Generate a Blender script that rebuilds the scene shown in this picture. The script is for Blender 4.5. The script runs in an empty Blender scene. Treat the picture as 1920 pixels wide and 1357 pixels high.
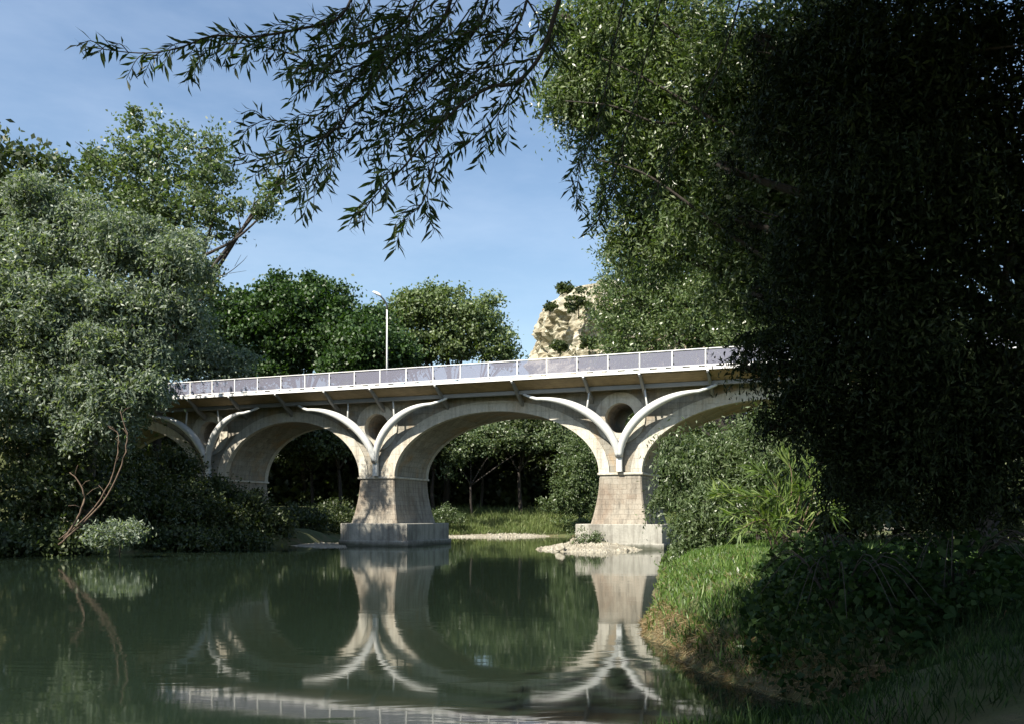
import bpy, bmesh, math, random
import numpy as np
from mathutils import Vector, Matrix, noise
from mathutils.geometry import tessellate_polygon

scene = bpy.context.scene
COL = scene.collection
rng = np.random.default_rng(11)
random.seed(5)
R = math.radians

# ------------------------------------------------------------------ camera
FPX, CAMZ, HOR = 1720.0, 1.95, 966.0          # focal length and horizon of the 1920 x 1357 photograph
cam = bpy.data.cameras.new('camera')
cam.sensor_width = 36.0
cam.lens = 36.0 * FPX / 1920.0
cam.shift_y = (HOR - 678.5) / 1920.0
cam.clip_start, cam.clip_end = 0.05, 3000
camo = bpy.data.objects.new('camera', cam)
COL.objects.link(camo)
camo.location = (0, 0, CAMZ)
camo.rotation_euler = (R(90), 0, 0)
scene.camera = camo

# ------------------------------------------------------------------ sky, sun, exposure
SUN_EL, SUN_AZ = R(46.0), R(45.0)             # light travels towards +X +Y
world = bpy.data.worlds.new('World')
scene.world = world
world.use_nodes = True
wn, wl = world.node_tree.nodes, world.node_tree.links
bg = wn['Background']
sky = wn.new('ShaderNodeTexSky')
sky.sky_type = 'NISHITA'
sky.sun_disc = False
sky.sun_elevation = SUN_EL
sky.sun_rotation = R(225)
sky.altitude = 200
sky.air_density = 1.25
sky.dust_density = 0.7
sky.ozone_density = 2.0
tc = wn.new('ShaderNodeTexCoord')
mp = wn.new('ShaderNodeMapping')
mp.inputs['Scale'].default_value = (1.2, 1.0, 4.0)
mp.inputs['Rotation'].default_value = (0.12, 0.25, 0.3)
cn = wn.new('ShaderNodeTexNoise')
cn.inputs['Scale'].default_value = 2.2
cn.inputs['Detail'].default_value = 6
cn.inputs['Roughness'].default_value = 0.62
cr = wn.new('ShaderNodeValToRGB')
cr.color_ramp.elements[0].position = 0.46
cr.color_ramp.elements[0].color = (0, 0, 0, 1)
cr.color_ramp.elements[1].position = 0.85
cr.color_ramp.elements[1].color = (0.20, 0.20, 0.20, 1)
mx = wn.new('ShaderNodeMix')
mx.data_type = 'RGBA'
mx.inputs[7].default_value = (6.6, 7.4, 8.6, 1)      # thin cirrus, in sky radiance units
wl.new(tc.outputs['Generated'], mp.inputs['Vector'])
wl.new(mp.outputs['Vector'], cn.inputs['Vector'])
wl.new(cn.outputs['Fac'], cr.inputs['Fac'])
wl.new(cr.outputs['Color'], mx.inputs[0])
wl.new(sky.outputs['Color'], mx.inputs[6])
wl.new(mx.outputs[2], bg.inputs['Color'])
bg.inputs['Strength'].default_value = 0.079

sun = bpy.data.lights.new('sun', 'SUN')
sun.energy = 5.0
sun.angle = R(0.53)
sun.color = (1.0, 0.93, 0.80)
suno = bpy.data.objects.new('sun', sun)
COL.objects.link(suno)
sd = Vector((math.sin(SUN_AZ) * math.cos(SUN_EL), math.cos(SUN_AZ) * math.cos(SUN_EL), -math.sin(SUN_EL)))
suno.rotation_euler = sd.to_track_quat('-Z', 'Y').to_euler()
suno.location = (-40, -40, 60)

vs = scene.view_settings
vs.view_transform = 'Standard'
vs.look = 'None'
vs.exposure = 1.15
vs.gamma = 1.0
scene.render.engine = 'CYCLES'
cy = scene.cycles
cy.use_denoising = True
cy.max_bounces = 6
cy.diffuse_bounces = 1
cy.transparent_max_bounces = 12
cy.caustics_reflective = cy.caustics_refractive = False

# ------------------------------------------------------------------ helpers
def at(px, py, Y):
    """point at depth Y that the photograph shows at (px, py)"""
    return Vector(((px - 960) * Y / FPX, Y, CAMZ - (py - HOR) * Y / FPX))

def tag(o, label=None, cat=None, group=None, kind=None):
    if label: o['label'] = label
    if cat: o['category'] = cat
    if group: o['group'] = group
    if kind: o['kind'] = kind
    return o

def empty(name, loc=(0, 0, 0), rz=0.0):
    o = bpy.data.objects.new(name, None)
    COL.objects.link(o)
    o.location = loc
    o.rotation_euler = (0, 0, rz)
    o.empty_display_size = 0.3
    return o

def link(name, me, mat=None, parent=None, loc=None):
    o = bpy.data.objects.new(name, me)
    COL.objects.link(o)
    if mat is not None and not me.materials:
        me.materials.append(mat)
    if parent is not None:
        o.parent = parent
    if loc is not None:
        o.location = loc
    return o

def quads_mesh(name, V, n):
    """V: (n*4,3) array, one free quad per leaf"""
    me = bpy.data.meshes.new(name)
    me.vertices.add(n * 4)
    me.vertices.foreach_set('co', np.ascontiguousarray(V, dtype=np.float32).ravel())
    me.loops.add(n * 4)
    me.loops.foreach_set('vertex_index', np.arange(n * 4, dtype=np.int32))
    me.polygons.add(n)
    me.polygons.foreach_set('loop_start', np.arange(0, n * 4, 4, dtype=np.int32))
    me.update(calc_edges=True)
    return me

def unit(a):
    return a / np.maximum(np.linalg.norm(a, axis=1, keepdims=True), 1e-9)

def rand_unit(n):
    return unit(rng.normal(size=(n, 3)))

def leaf_quads(P, D, L, W, fold=0.12):
    n = len(P)
    S = unit(np.cross(D, rand_unit(n)))
    U = np.cross(S, D)
    L = np.broadcast_to(np.asarray(L, float).reshape(-1, 1), (n, 1))
    W = np.broadcast_to(np.asarray(W, float).reshape(-1, 1), (n, 1))
    V = np.empty((n, 4, 3))
    V[:, 0] = P - D * L * 0.5
    V[:, 1] = P + S * W * 0.5 + U * L * fold * 0.5
    V[:, 2] = P + D * L * 0.5 - U * L * fold
    V[:, 3] = P - S * W * 0.5 + U * L * fold * 0.5
    return V.reshape(-1, 3)

def leaves_obj(name, P, D, L, W, mat, parent, kind='stuff', origin=None):
    if origin is not None:
        P = P - np.asarray(origin)
    o = link(name, quads_mesh(name, leaf_quads(P, D, L, W), len(P)), mat, parent)
    if kind: o['kind'] = kind
    return o

def tubes_mesh(name, paths, seg=7):
    """paths: list of (points, r0, r1); a tapered tube along each"""
    verts, faces = [], []
    for pts, r0, r1 in paths:
        pts = [Vector(p) for p in pts]
        m = len(pts)
        base = len(verts)
        for i, p in enumerate(pts):
            d = (pts[min(i + 1, m - 1)] - pts[max(i - 1, 0)]).normalized()
            a = d.orthogonal().normalized() if abs(d.z) > 0.98 else d.cross(Vector((0, 0, 1))).normalized()
            b = d.cross(a)
            r = r0 + (r1 - r0) * i / (m - 1)
            for k in range(seg):
                an = 2 * math.pi * k / seg
                verts.append(p + (a * math.cos(an) + b * math.sin(an)) * r)
        for i in range(m - 1):
            for k in range(seg):
                k2 = (k + 1) % seg
                faces.append((base + i * seg + k, base + i * seg + k2, base + (i + 1) * seg + k2, base + (i + 1) * seg + k))
        faces.append(tuple(base + k for k in range(seg))[::-1])
        faces.append(tuple(base + (m - 1) * seg + k for k in range(seg)))
    me = bpy.data.meshes.new(name)
    me.from_pydata([tuple(v) for v in verts], [], faces)
    me.update()
    for p in me.polygons: p.use_smooth = True
    return me

def curve_pts(pts, sub=5):
    """Catmull-Rom through pts"""
    pts = [Vector(p) for p in pts]
    out = []
    for i in range(len(pts) - 1):
        p0, p1, p2, p3 = pts[max(i - 1, 0)], pts[i], pts[i + 1], pts[min(i + 2, len(pts) - 1)]
        for k in range(sub):
            t = k / sub
            out.append(0.5 * ((2 * p1) + (p2 - p0) * t + (2 * p0 - 5 * p1 + 4 * p2 - p3) * t * t + (3 * p1 - p0 - 3 * p2 + p3) * t ** 3))
    out.append(pts[-1])
    return out

def box_bm(bm, x0, x1, y0, y1, z0, z1, bev=0.0):
    vs_ = [bm.verts.new(v) for v in ((x0, y0, z0), (x1, y0, z0), (x1, y1, z0), (x0, y1, z0), (x0, y0, z1), (x1, y0, z1), (x1, y1, z1), (x0, y1, z1))]
    fs = [bm.faces.new([vs_[i] for i in f]) for f in ((3, 2, 1, 0), (4, 5, 6, 7), (0, 1, 5, 4), (1, 2, 6, 5), (2, 3, 7, 6), (3, 0, 4, 7))]
    if bev:
        es = list({e for f in fs for e in f.edges})
        bmesh.ops.bevel(bm, geom=es, offset=bev, segments=1, affect='EDGES')

def bm_mesh(name, bm):
    bmesh.ops.recalc_face_normals(bm, faces=bm.faces)
    me = bpy.data.meshes.new(name)
    bm.to_mesh(me)
    bm.free()
    return me

def box(name, x0, x1, y0, y1, z0, z1, mat, parent, bev=0.0):
    bm = bmesh.new()
    box_bm(bm, x0, x1, y0, y1, z0, z1, bev)
    return link(name, bm_mesh(name, bm), mat, parent)

# ------------------------------------------------------------------ materials
def new_mat(name):
    m = bpy.data.materials.new(name)
    m.use_nodes = True
    nt = m.node_tree
    return m, nt.nodes, nt.links, nt.nodes['Principled BSDF']

def ramp(nodes, stops):
    r = nodes.new('ShaderNodeValToRGB')
    el = r.color_ramp.elements
    while len(el) < len(stops): el.new(0.5)
    for e, (p, c) in zip(el, stops):
        e.position = p
        e.color = (*c, 1)
    return r

def tex_noise(nodes, links, scale, detail=5, rough=0.6, vec=None, dist=0.0):
    n = nodes.new('ShaderNodeTexNoise')
    n.inputs['Scale'].default_value = scale
    n.inputs['Detail'].default_value = detail
    n.inputs['Roughness'].default_value = rough
    n.inputs['Distortion'].default_value = dist
    if vec is not None: links.new(vec, n.inputs['Vector'])
    return n

def mixc(nodes, links, fac, a, b, blend='MIX'):
    m = nodes.new('ShaderNodeMix')
    m.data_type = 'RGBA'
    m.blend_type = blend
    for sock, v in ((m.inputs[0], fac), (m.inputs[6], a), (m.inputs[7], b)):
        if isinstance(v, (int, float)): sock.default_value = v
        elif isinstance(v, tuple): sock.default_value = (*v, 1)
        else: links.new(v, sock)
    return m.outputs[2]

def leaf_mat(name, dark, mid, light, trans=0.3, rough=0.42, spec=0.5):
    m, n, l, p = new_mat(name)
    g = n.new('ShaderNodeNewGeometry')
    r = ramp(n, [(0.0, dark), (0.55, mid), (1.0, light)])
    l.new(g.outputs['Random Per Island'], r.inputs['Fac'])
    tcn = n.new('ShaderNodeTexCoord')
    nz = tex_noise(n, l, 0.9, 3, 0.5, tcn.outputs['Object'])
    hs = n.new('ShaderNodeHueSaturation')
    mr = n.new('ShaderNodeMapRange')
    mr.inputs['To Min'].default_value = 0.72
    mr.inputs['To Max'].default_value = 1.28
    l.new(nz.outputs['Fac'], mr.inputs['Value'])
    l.new(mr.outputs[0], hs.inputs['Value'])
    l.new(r.outputs['Color'], hs.inputs['Color'])
    l.new(hs.outputs['Color'], p.inputs['Base Color'])
    p.inputs['Roughness'].default_value = rough
    p.inputs['Specular IOR Level'].default_value = spec
    tr = n.new('ShaderNodeBsdfTranslucent')
    tm = mixc(n, l, 1.0, hs.outputs['Color'], (1.5, 1.7, 0.6), 'MULTIPLY')
    l.new(tm, tr.inputs['Color'])
    ms = n.new('ShaderNodeMixShader')
    ms.inputs[0].default_value = trans
    l.new(p.outputs[0], ms.inputs[1])
    l.new(tr.outputs[0], ms.inputs[2])
    l.new(ms.outputs[0], n['Material Output'].inputs['Surface'])
    return m

def bark_mat(name, a, b):
    m, n, l, p = new_mat(name)
    tcn = n.new('ShaderNodeTexCoord')
    mpn = n.new('ShaderNodeMapping')
    mpn.inputs['Scale'].default_value = (6, 6, 1.2)
    l.new(tcn.outputs['Object'], mpn.inputs['Vector'])
    nz = tex_noise(n, l, 2.5, 6, 0.7, mpn.outputs['Vector'])
    r = ramp(n, [(0.3, a), (0.7, b)])
    l.new(nz.outputs['Fac'], r.inputs['Fac'])
    l.new(r.outputs['Color'], p.inputs['Base Color'])
    bp = n.new('ShaderNodeBump')
    bp.inputs['Strength'].default_value = 0.6
    bp.inputs['Distance'].default_value = 0.03
    l.new(nz.outputs['Fac'], bp.inputs['Height'])
    l.new(bp.outputs[0], p.inputs['Normal'])
    p.inputs['Roughness'].default_value = 0.85
    return m

def stone_mat(name, base, pale, stain, course=(0.55, 0.3), stain_amt=0.5, grime=0.35, bumpd=0.02, algae=False):
    m, n, l, p = new_mat(name)
    tcn = n.new('ShaderNodeTexCoord')
    sx = n.new('ShaderNodeSeparateXYZ')
    l.new(tcn.outputs['Object'], sx.inputs[0])
    ad = n.new('ShaderNodeMath')
    ad.operation = 'ADD'
    l.new(sx.outputs['X'], ad.inputs[0])
    l.new(sx.outputs['Y'], ad.inputs[1])
    cb = n.new('ShaderNodeCombineXYZ')
    l.new(ad.outputs[0], cb.inputs['X'])
    l.new(sx.outputs['Z'], cb.inputs['Y'])
    wn_ = tex_noise(n, l, 1.6, 4, 0.6, tcn.outputs['Object'])
    va = n.new('ShaderNodeVectorMath')
    va.operation = 'MULTIPLY_ADD'
    va.inputs[1].default_value = (0.22, 0.16, 0)
    l.new(wn_.outputs['Color'], va.inputs[0])
    l.new(cb.outputs[0], va.inputs[2])
    bk = n.new('ShaderNodeTexBrick')
    bk.inputs['Scale'].default_value = 1.0
    bk.inputs['Brick Width'].default_value = course[0]
    bk.inputs['Row Height'].default_value = course[1]
    bk.inputs['Mortar Size'].default_value = 0.012
    bk.inputs['Mortar Smooth'].default_value = 0.6
    bk.inputs['Color1'].default_value = (*base, 1)
    bk.inputs['Color2'].default_value = (*pale, 1)
    bk.inputs['Mortar'].default_value = (*[c * 0.84 for c in base], 1)
    l.new(va.outputs[0], bk.inputs['Vector'])
    n1 = tex_noise(n, l, 0.55, 6, 0.65, tcn.outputs['Object'], 0.4)
    r1 = ramp(n, [(0.48, (0, 0, 0)), (0.68, (stain_amt,) * 3)])
    l.new(n1.outputs['Fac'], r1.inputs['Fac'])
    c1 = mixc(n, l, r1.outputs['Color'], bk.outputs['Color'], stain)
    mpn = n.new('ShaderNodeMapping')                     # rain streaks running down
    mpn.inputs['Scale'].default_value = (2.6, 2.6, 0.16)
    l.new(tcn.outputs['Object'], mpn.inputs['Vector'])
    n2 = tex_noise(n, l, 1.5, 6, 0.7, mpn.outputs['Vector'])
    r2 = ramp(n, [(0.46, (0, 0, 0)), (0.74, (grime,) * 3)])
    l.new(n2.outputs['Fac'], r2.inputs['Fac'])
    c2 = mixc(n, l, r2.outputs['Color'], c1, (0.10, 0.09, 0.075))
    n3 = tex_noise(n, l, 9.0, 6, 0.7, tcn.outputs['Object'])
    r3 = ramp(n, [(0.25, (0.78, 0.78, 0.78)), (0.75, (1.12, 1.12, 1.12))])
    l.new(n3.outputs['Fac'], r3.inputs['Fac'])
    c3 = mixc(n, l, 1.0, c2, r3.outputs['Color'], 'MULTIPLY')
    if algae:
        zz = n.new('ShaderNodeMath')
        zz.operation = 'MULTIPLY_ADD'
        zz.inputs[1].default_value = 0.9
        l.new(n1.outputs['Fac'], zz.inputs[0])
        l.new(sx.outputs['Z'], zz.inputs[2])
        ra = ramp(n, [(0.52, (0.85, 0.85, 0.85)), (0.80, (0, 0, 0))])
        l.new(zz.outputs[0], ra.inputs['Fac'])
        c3 = mixc(n, l, ra.outputs['Color'], c3, (0.045, 0.05, 0.03))
    l.new(c3, p.inputs['Base Color'])
    p.inputs['Roughness'].default_value = 0.9
    p.inputs['Specular IOR Level'].default_value = 0.25
    hm = n.new('ShaderNodeMath')
    hm.operation = 'SUBTRACT'
    l.new(n3.outputs['Fac'], hm.inputs[0])
    l.new(bk.outputs['Fac'], hm.inputs[1])
    bp = n.new('ShaderNodeBump')
    bp.inputs['Strength'].default_value = 0.7
    bp.inputs['Distance'].default_value = bumpd
    l.new(hm.outputs[0], bp.inputs['Height'])
    l.new(bp.outputs[0], p.inputs['Normal'])
    return m

def paint_mat(name, col, rough=0.45, metal=0.0, wear=0.12):
    m, n, l, p = new_mat(name)
    tcn = n.new('ShaderNodeTexCoord')
    nz = tex_noise(n, l, 2.2, 6, 0.65, tcn.outputs['Object'])
    r = ramp(n, [(0.3, tuple(c * (1 - wear) for c in col)), (0.7, tuple(min(1, c * (1 + wear * 0.5)) for c in col))])
    l.new(nz.outputs['Fac'], r.inputs['Fac'])
    l.new(r.outputs['Color'], p.inputs['Base Color'])
    p.inputs['Roughness'].default_value = rough
    p.inputs['Metallic'].default_value = metal
    return m

M = {}
M['stone'] = stone_mat('limestone', (0.26, 0.243, 0.205), (0.36, 0.338, 0.29), (0.38, 0.245, 0.12), (0.62, 0.33), 0.7, 0.6)
M['ring'] = stone_mat('arch_stone', (0.52, 0.49, 0.42), (0.56, 0.53, 0.46), (0.40, 0.28, 0.15), (0.5, 0.6), 0.4, 0.5)
M['shaft'] = stone_mat('pier_stone', (0.30, 0.265, 0.215), (0.33, 0.30, 0.25), (0.20, 0.145, 0.105), (0.55, 0.30), 0.7, 0.85, 0.02)
M['concrete'] = stone_mat('footing_concrete', (0.34, 0.33, 0.29), (0.36, 0.35, 0.31), (0.16, 0.15, 0.13), (3.1, 2.4), 0.8, 0.75, 0.015, True)
M['white_steel'] = paint_mat('white_painted_steel', (0.80, 0.79, 0.78), 0.4)
M['grey_steel'] = paint_mat('pale_grey_steel', (0.60, 0.61, 0.60), 0.42)
M['beam_steel'] = paint_mat('mid_grey_steel', (0.21, 0.21, 0.205), 0.5)
M['dark_fitting'] = paint_mat('dark_fitting', (0.03, 0.03, 0.03), 0.5)
M['board'] = paint_mat('soffit_timber', (0.30, 0.22, 0.12), 0.7, 0, 0.3)
M['asphalt'] = paint_mat('asphalt', (0.05, 0.05, 0.05), 0.9)
M['bark_grey'] = bark_mat('bark_grey', (0.05, 0.042, 0.033), (0.14, 0.12, 0.095))
M['bark_dark'] = bark_mat('bark_dark', (0.018, 0.014, 0.011), (0.05, 0.04, 0.032))
M['bark_pale'] = bark_mat('bark_pale', (0.07, 0.045, 0.03), (0.16, 0.11, 0.075))

def glass_mat():
    m, n, l, p = new_mat('mesh_pane')
    p.inputs['Base Color'].default_value = (0.24, 0.24, 0.305, 1)
    p.inputs['Roughness'].default_value = 0.3
    t = n.new('ShaderNodeBsdfTransparent')
    t.inputs['Color'].default_value = (0.93, 0.93, 0.97, 1)
    ms = n.new('ShaderNodeMixShader')
    ms.inputs[0].default_value = 0.50
    l.new(t.outputs[0], ms.inputs[1])
    l.new(p.outputs[0], ms.inputs[2])
    l.new(ms.outputs[0], n['Material Output'].inputs['Surface'])
    return m
M['pane'] = glass_mat()

M['willow_near'] = leaf_mat('willow_near_shade_leaf', (0.009, 0.015, 0.007), (0.016, 0.025, 0.010), (0.032, 0.045, 0.018), 0.14, 0.55, 0.12)  # leaf colour lowered towards black to deepen the shade
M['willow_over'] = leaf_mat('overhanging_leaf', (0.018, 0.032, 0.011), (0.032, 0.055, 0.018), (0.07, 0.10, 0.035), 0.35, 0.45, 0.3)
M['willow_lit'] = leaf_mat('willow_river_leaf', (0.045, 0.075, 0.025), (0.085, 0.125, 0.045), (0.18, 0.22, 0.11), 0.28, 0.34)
M['willow_grey'] = leaf_mat('grey_willow_leaf', (0.09, 0.125, 0.09), (0.15, 0.19, 0.14), (0.24, 0.275, 0.21), 0.3, 0.5)
M['poplar'] = leaf_mat('poplar_leaf', (0.05, 0.08, 0.034), (0.09, 0.13, 0.058), (0.16, 0.195, 0.10), 0.28, 0.42)
M['deep'] = leaf_mat('deep_green_leaf', (0.022, 0.05, 0.012), (0.035, 0.075, 0.018), (0.06, 0.11, 0.03), 0.25, 0.5)
M['round'] = leaf_mat('olive_green_leaf', (0.07, 0.105, 0.04), (0.115, 0.16, 0.065), (0.19, 0.23, 0.11), 0.28, 0.5)
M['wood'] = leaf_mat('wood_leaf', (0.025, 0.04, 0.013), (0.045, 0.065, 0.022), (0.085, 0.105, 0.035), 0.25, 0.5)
M['shrub'] = leaf_mat('shrub_leaf', (0.05, 0.08, 0.03), (0.085, 0.12, 0.05), (0.15, 0.19, 0.10), 0.28, 0.4)
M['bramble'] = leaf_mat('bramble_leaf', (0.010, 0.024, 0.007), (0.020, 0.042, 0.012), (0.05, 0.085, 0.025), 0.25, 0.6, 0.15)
M['cane'] = leaf_mat('cane_leaf', (0.075, 0.125, 0.033), (0.125, 0.185, 0.05), (0.20, 0.25, 0.08), 0.35, 0.4)
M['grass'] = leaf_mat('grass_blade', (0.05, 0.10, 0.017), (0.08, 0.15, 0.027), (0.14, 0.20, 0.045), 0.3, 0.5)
M['grass_far'] = leaf_mat('meadow_grass', (0.07, 0.11, 0.025), (0.11, 0.15, 0.04), (0.17, 0.19, 0.07), 0.2, 0.6)
M['dry'] = leaf_mat('dry_grass', (0.10, 0.06, 0.025), (0.19, 0.13, 0.06), (0.34, 0.26, 0.14), 0.2, 0.6)

def ground_mat():
    m, n, l, p = new_mat('ground_soil')
    tcn = n.new('ShaderNodeTexCoord')
    a = tex_noise(n, l, 0.6, 6, 0.65, tcn.outputs['Object'])
    r = ramp(n, [(0.35, (0.045, 0.06, 0.018)), (0.5, (0.07, 0.085, 0.025)), (0.68, (0.13, 0.10, 0.055))])
    l.new(a.outputs['Fac'], r.inputs['Fac'])
    b = tex_noise(n, l, 14, 6, 0.7, tcn.outputs['Object'])
    g = n.new('ShaderNodeNewGeometry')
    sx = n.new('ShaderNodeSeparateXYZ')
    l.new(g.outputs['Normal'], sx.inputs[0])
    st = ramp(n, [(0.55, (1, 1, 1)), (0.82, (0, 0, 0))])            # bare earth where the bank is steep
    l.new(sx.outputs['Z'], st.inputs['Fac'])
    e = ramp(n, [(0.3, (0.09, 0.06, 0.03)), (0.7, (0.20, 0.145, 0.085))])
    l.new(b.outputs['Fac'], e.inputs['Fac'])
    c = mixc(n, l, st.outputs['Color'], r.outputs['Color'], e.outputs['Color'])
    l.new(c, p.inputs['Base Color'])
    p.inputs['Roughness'].default_value = 0.95
    bp = n.new('ShaderNodeBump')
    bp.inputs['Distance'].default_value = 0.05
    l.new(b.outputs['Fac'], bp.inputs['Height'])
    l.new(bp.outputs[0], p.inputs['Normal'])
    return m
M['ground'] = ground_mat()

def water_mat():
    m, n, l, p = new_mat('river_water')
    p.inputs['Base Color'].default_value = (0.012, 0.020, 0.013, 1)
    p.inputs['Roughness'].default_value = 0.04
    p.inputs['IOR'].default_value = 1.33
    tcn = n.new('ShaderNodeTexCoord')
    mpn = n.new('ShaderNodeMapping')
    mpn.inputs['Scale'].default_value = (0.5, 1.3, 1)
    mpn.inputs['Rotation'].default_value = (0, 0, R(12))
    l.new(tcn.outputs['Object'], mpn.inputs['Vector'])
    a = tex_noise(n, l, 1.5, 3, 0.5, mpn.outputs['Vector'], 0.6)
    b = tex_noise(n, l, 0.22, 3, 0.5, tcn.outputs['Object'])
    r = ramp(n, [(0.42, (0.12, 0.12, 0.12)), (0.66, (1, 1, 1))])     # calm and ruffled patches
    l.new(b.outputs['Fac'], r.inputs['Fac'])
    mu = n.new('ShaderNodeMath')
    mu.operation = 'MULTIPLY'
    l.new(a.outputs['Fac'], mu.inputs[0])
    l.new(r.outputs['Color'], mu.inputs[1])
    bp = n.new('ShaderNodeBump')
    bp.inputs['Strength'].default_value = 0.22
    bp.inputs['Distance'].default_value = 0.018
    l.new(mu.outputs[0], bp.inputs['Height'])
    l.new(bp.outputs[0], p.inputs['Normal'])
    return m
M['water'] = water_mat()

def rock_mat():
    m, n, l, p = new_mat('crag_limestone')
    tcn = n.new('ShaderNodeTexCoord')
    a = tex_noise(n, l, 0.16, 8, 0.68, tcn.outputs['Object'], 0.8)
    r = ramp(n, [(0.30, (0.12, 0.095, 0.055)), (0.42, (0.27, 0.235, 0.16)), (0.55, (0.43, 0.40, 0.31)), (0.75, (0.52, 0.50, 0.43))])
    l.new(a.outputs['Fac'], r.inputs['Fac'])
    b = tex_noise(n, l, 0.10, 6, 0.7, tcn.outputs['Object'], 0.3)
    r2 = ramp(n, [(0.54, (0, 0, 0)), (0.62, (0.8, 0.8, 0.8))])
    l.new(b.outputs['Fac'], r2.inputs['Fac'])
    c = mixc(n, l, r2.outputs['Color'], r.outputs['Color'], (0.12, 0.115, 0.055))   # dry scrub on the ledges
    l.new(c, p.inputs['Base Color'])
    p.inputs['Roughness'].default_value = 0.95
    bp = n.new('ShaderNodeBump')
    bp.inputs['Distance'].default_value = 1.6
    bp.inputs['Strength'].default_value = 1.0
    l.new(a.outputs['Fac'], bp.inputs['Height'])
    l.new(bp.outputs[0], p.inputs['Normal'])
    return m
M['rock'] = rock_mat()
M['gravel'] = stone_mat('river_gravel', (0.30, 0.275, 0.215), (0.38, 0.355, 0.29), (0.17, 0.145, 0.10), (0.3, 0.3), 0.8, 0.5, 0.03)

# ------------------------------------------------------------------ ground and river
RIVER = np.array([(-26, 7.0), (-10, 7.2), (0, 7.0), (2.2, 7.6), (3.4, 8.8), (2.65, 10.3), (2.3, 11.6), (2.25, 15.7), (3.1, 20), (4.8, 30),
                  (6.9, 42), (8.8, 50), (11, 57), (14, 66), (24, 74), (60, 80), (120, 84), (120, 100), (60, 97), (30, 92), (10, 88), (-2, 86.5),
                  (-10, 84), (-14, 76), (-14.5, 66), (-16, 61), (-20.5, 49), (-23.5, 45.3), (-28, 41), (-29, 30), (-27, 15)], float)
BX, BY, BTH = -8.86, 60.0, R(20.9)            # bridge: middle of the central left pier, direction
BC, BS = math.cos(BTH), math.sin(BTH)
BW = 4.84                                     # width of the masonry

def river_sd(x, y):
    """signed distance to the water's edge, positive on land"""
    x, y = np.asarray(x, float), np.asarray(y, float)
    d = np.full(x.shape, 1e9)
    inside = np.zeros(x.shape, bool)
    n = len(RIVER)
    for i in range(n):
        (ax, ay), (bx_, by_) = RIVER[i], RIVER[(i + 1) % n]
        ex, ey = bx_ - ax, by_ - ay
        t = np.clip(((x - ax) * ex + (y - ay) * ey) / (ex * ex + ey * ey), 0, 1)
        d = np.minimum(d, np.hypot(x - ax - t * ex, y - ay - t * ey))
        cond = ((ay > y) != (by_ > y)) & (x < (bx_ - ax) * (y - ay) / (by_ - ay + 1e-12) + ax)
        inside ^= cond
    return np.where(inside, -d, d)

def wob(x, y):
    return (np.sin(x * 1.7 + 0.6 * y) + np.sin(y * 2.3 - 0.8 * x + 1.0) + 0.7 * np.sin(4.1 * x + 3.3 * y) + 0.6 * np.sin(5.7 * y - 3.9 * x)) / 3.3

def ground_z(x, y):
    x, y = np.asarray(x, float), np.asarray(y, float)
    d = river_sd(x, y) + 0.16 * wob(x, y)
    near = np.clip((y - 5.5) / 3.0, 0, 1) * np.clip((x + 1) / 2.0, 0, 1) + np.clip((y - 14) / 6, 0, 1) + np.clip((x - 2.5) / 2, 0, 1)
    near = np.clip(near, 0, 1)
    far = np.clip((y - 72) / 10, 0, 1)
    hmax = 0.4 + 0.62 * near
    land = hmax * (1 - np.exp(-np.maximum(d, 0) / (0.75 + 5.0 * far))) + 0.02 * np.maximum(d - 3, 0) * near
    land += far * np.clip(d / 14, 0, 1) * 1.6
    land += 0.05 * wob(x * 0.8, y * 0.8) * np.clip(d, 0, 1)
    land = np.minimum(land, 5.0) + 10.0 * np.clip((y - 110) / 25, 0, 1)
    # road embankments at both ends of the bridge
    t = (x - BX) * BC - (y - BY) * BS
    q = (x - BX) * BS + (y - BY) * BC - BW / 2
    end = np.maximum(np.clip((-27.0 - t) / 1.0, 0, 1), np.clip((t - 50.0) / 1.0, 0, 1))
    emb = 9.7 - 0.62 * np.maximum(np.abs(q) - 3.2, 0)
    land = np.where(end > 0, np.maximum(land, emb * end), land)
    bed = -np.minimum(1.4, 0.55 * np.maximum(-d, 0))
    return np.where(d > 0, land, bed)

def axis(a):
    out = [np.arange(s, e, st) for s, e, st in a]
    return np.concatenate(out)
gx = axis([(-700, -100, 60), (-100, -34, 6), (-34, 1.0, 0.9), (1.0, 9.0, 0.14), (9.0, 34, 0.8), (34, 130, 8), (130, 731, 60)])
gy = axis([(-120, -12, 12), (-12, 6, 1.5), (6, 26, 0.16), (26, 48, 0.4), (48, 110, 0.8), (110, 200, 10), (200, 901, 70)])
XX, YY = np.meshgrid(gx, gy)
ZZ = ground_z(XX, YY)
nx, ny = len(gx), len(gy)
gv = np.stack([XX, YY, ZZ], -1).reshape(-1, 3)
ii = (np.arange(ny - 1)[:, None] * nx + np.arange(nx - 1)[None, :]).ravel()
gf = np.stack([ii, ii + 1, ii + nx + 1, ii + nx], -1)
gme = bpy.data.meshes.new('ground')
gme.vertices.add(len(gv)); gme.vertices.foreach_set('co', gv.astype(np.float32).ravel())
gme.loops.add(gf.size); gme.loops.foreach_set('vertex_index', gf.astype(np.int32).ravel())
gme.polygons.add(len(gf)); gme.polygons.foreach_set('loop_start', np.arange(0, gf.size, 4, dtype=np.int32))
gme.update(calc_edges=True)
gme.polygons.foreach_set('use_smooth', np.ones(len(gf), bool))
ground = tag(link('ground', gme, M['ground']), 'earth banks and meadow on both sides of the river', 'ground', kind='structure')

wme = bpy.data.meshes.new('water')
wme.from_pydata([(-60, 3, 0), (140, 3, 0), (140, 110, 0), (-60, 110, 0)], [], [(0, 1, 2, 3)])
tag(link('water', wme, M['water']), 'calm dark green river mirroring the bridge', 'river', kind='structure')

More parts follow.
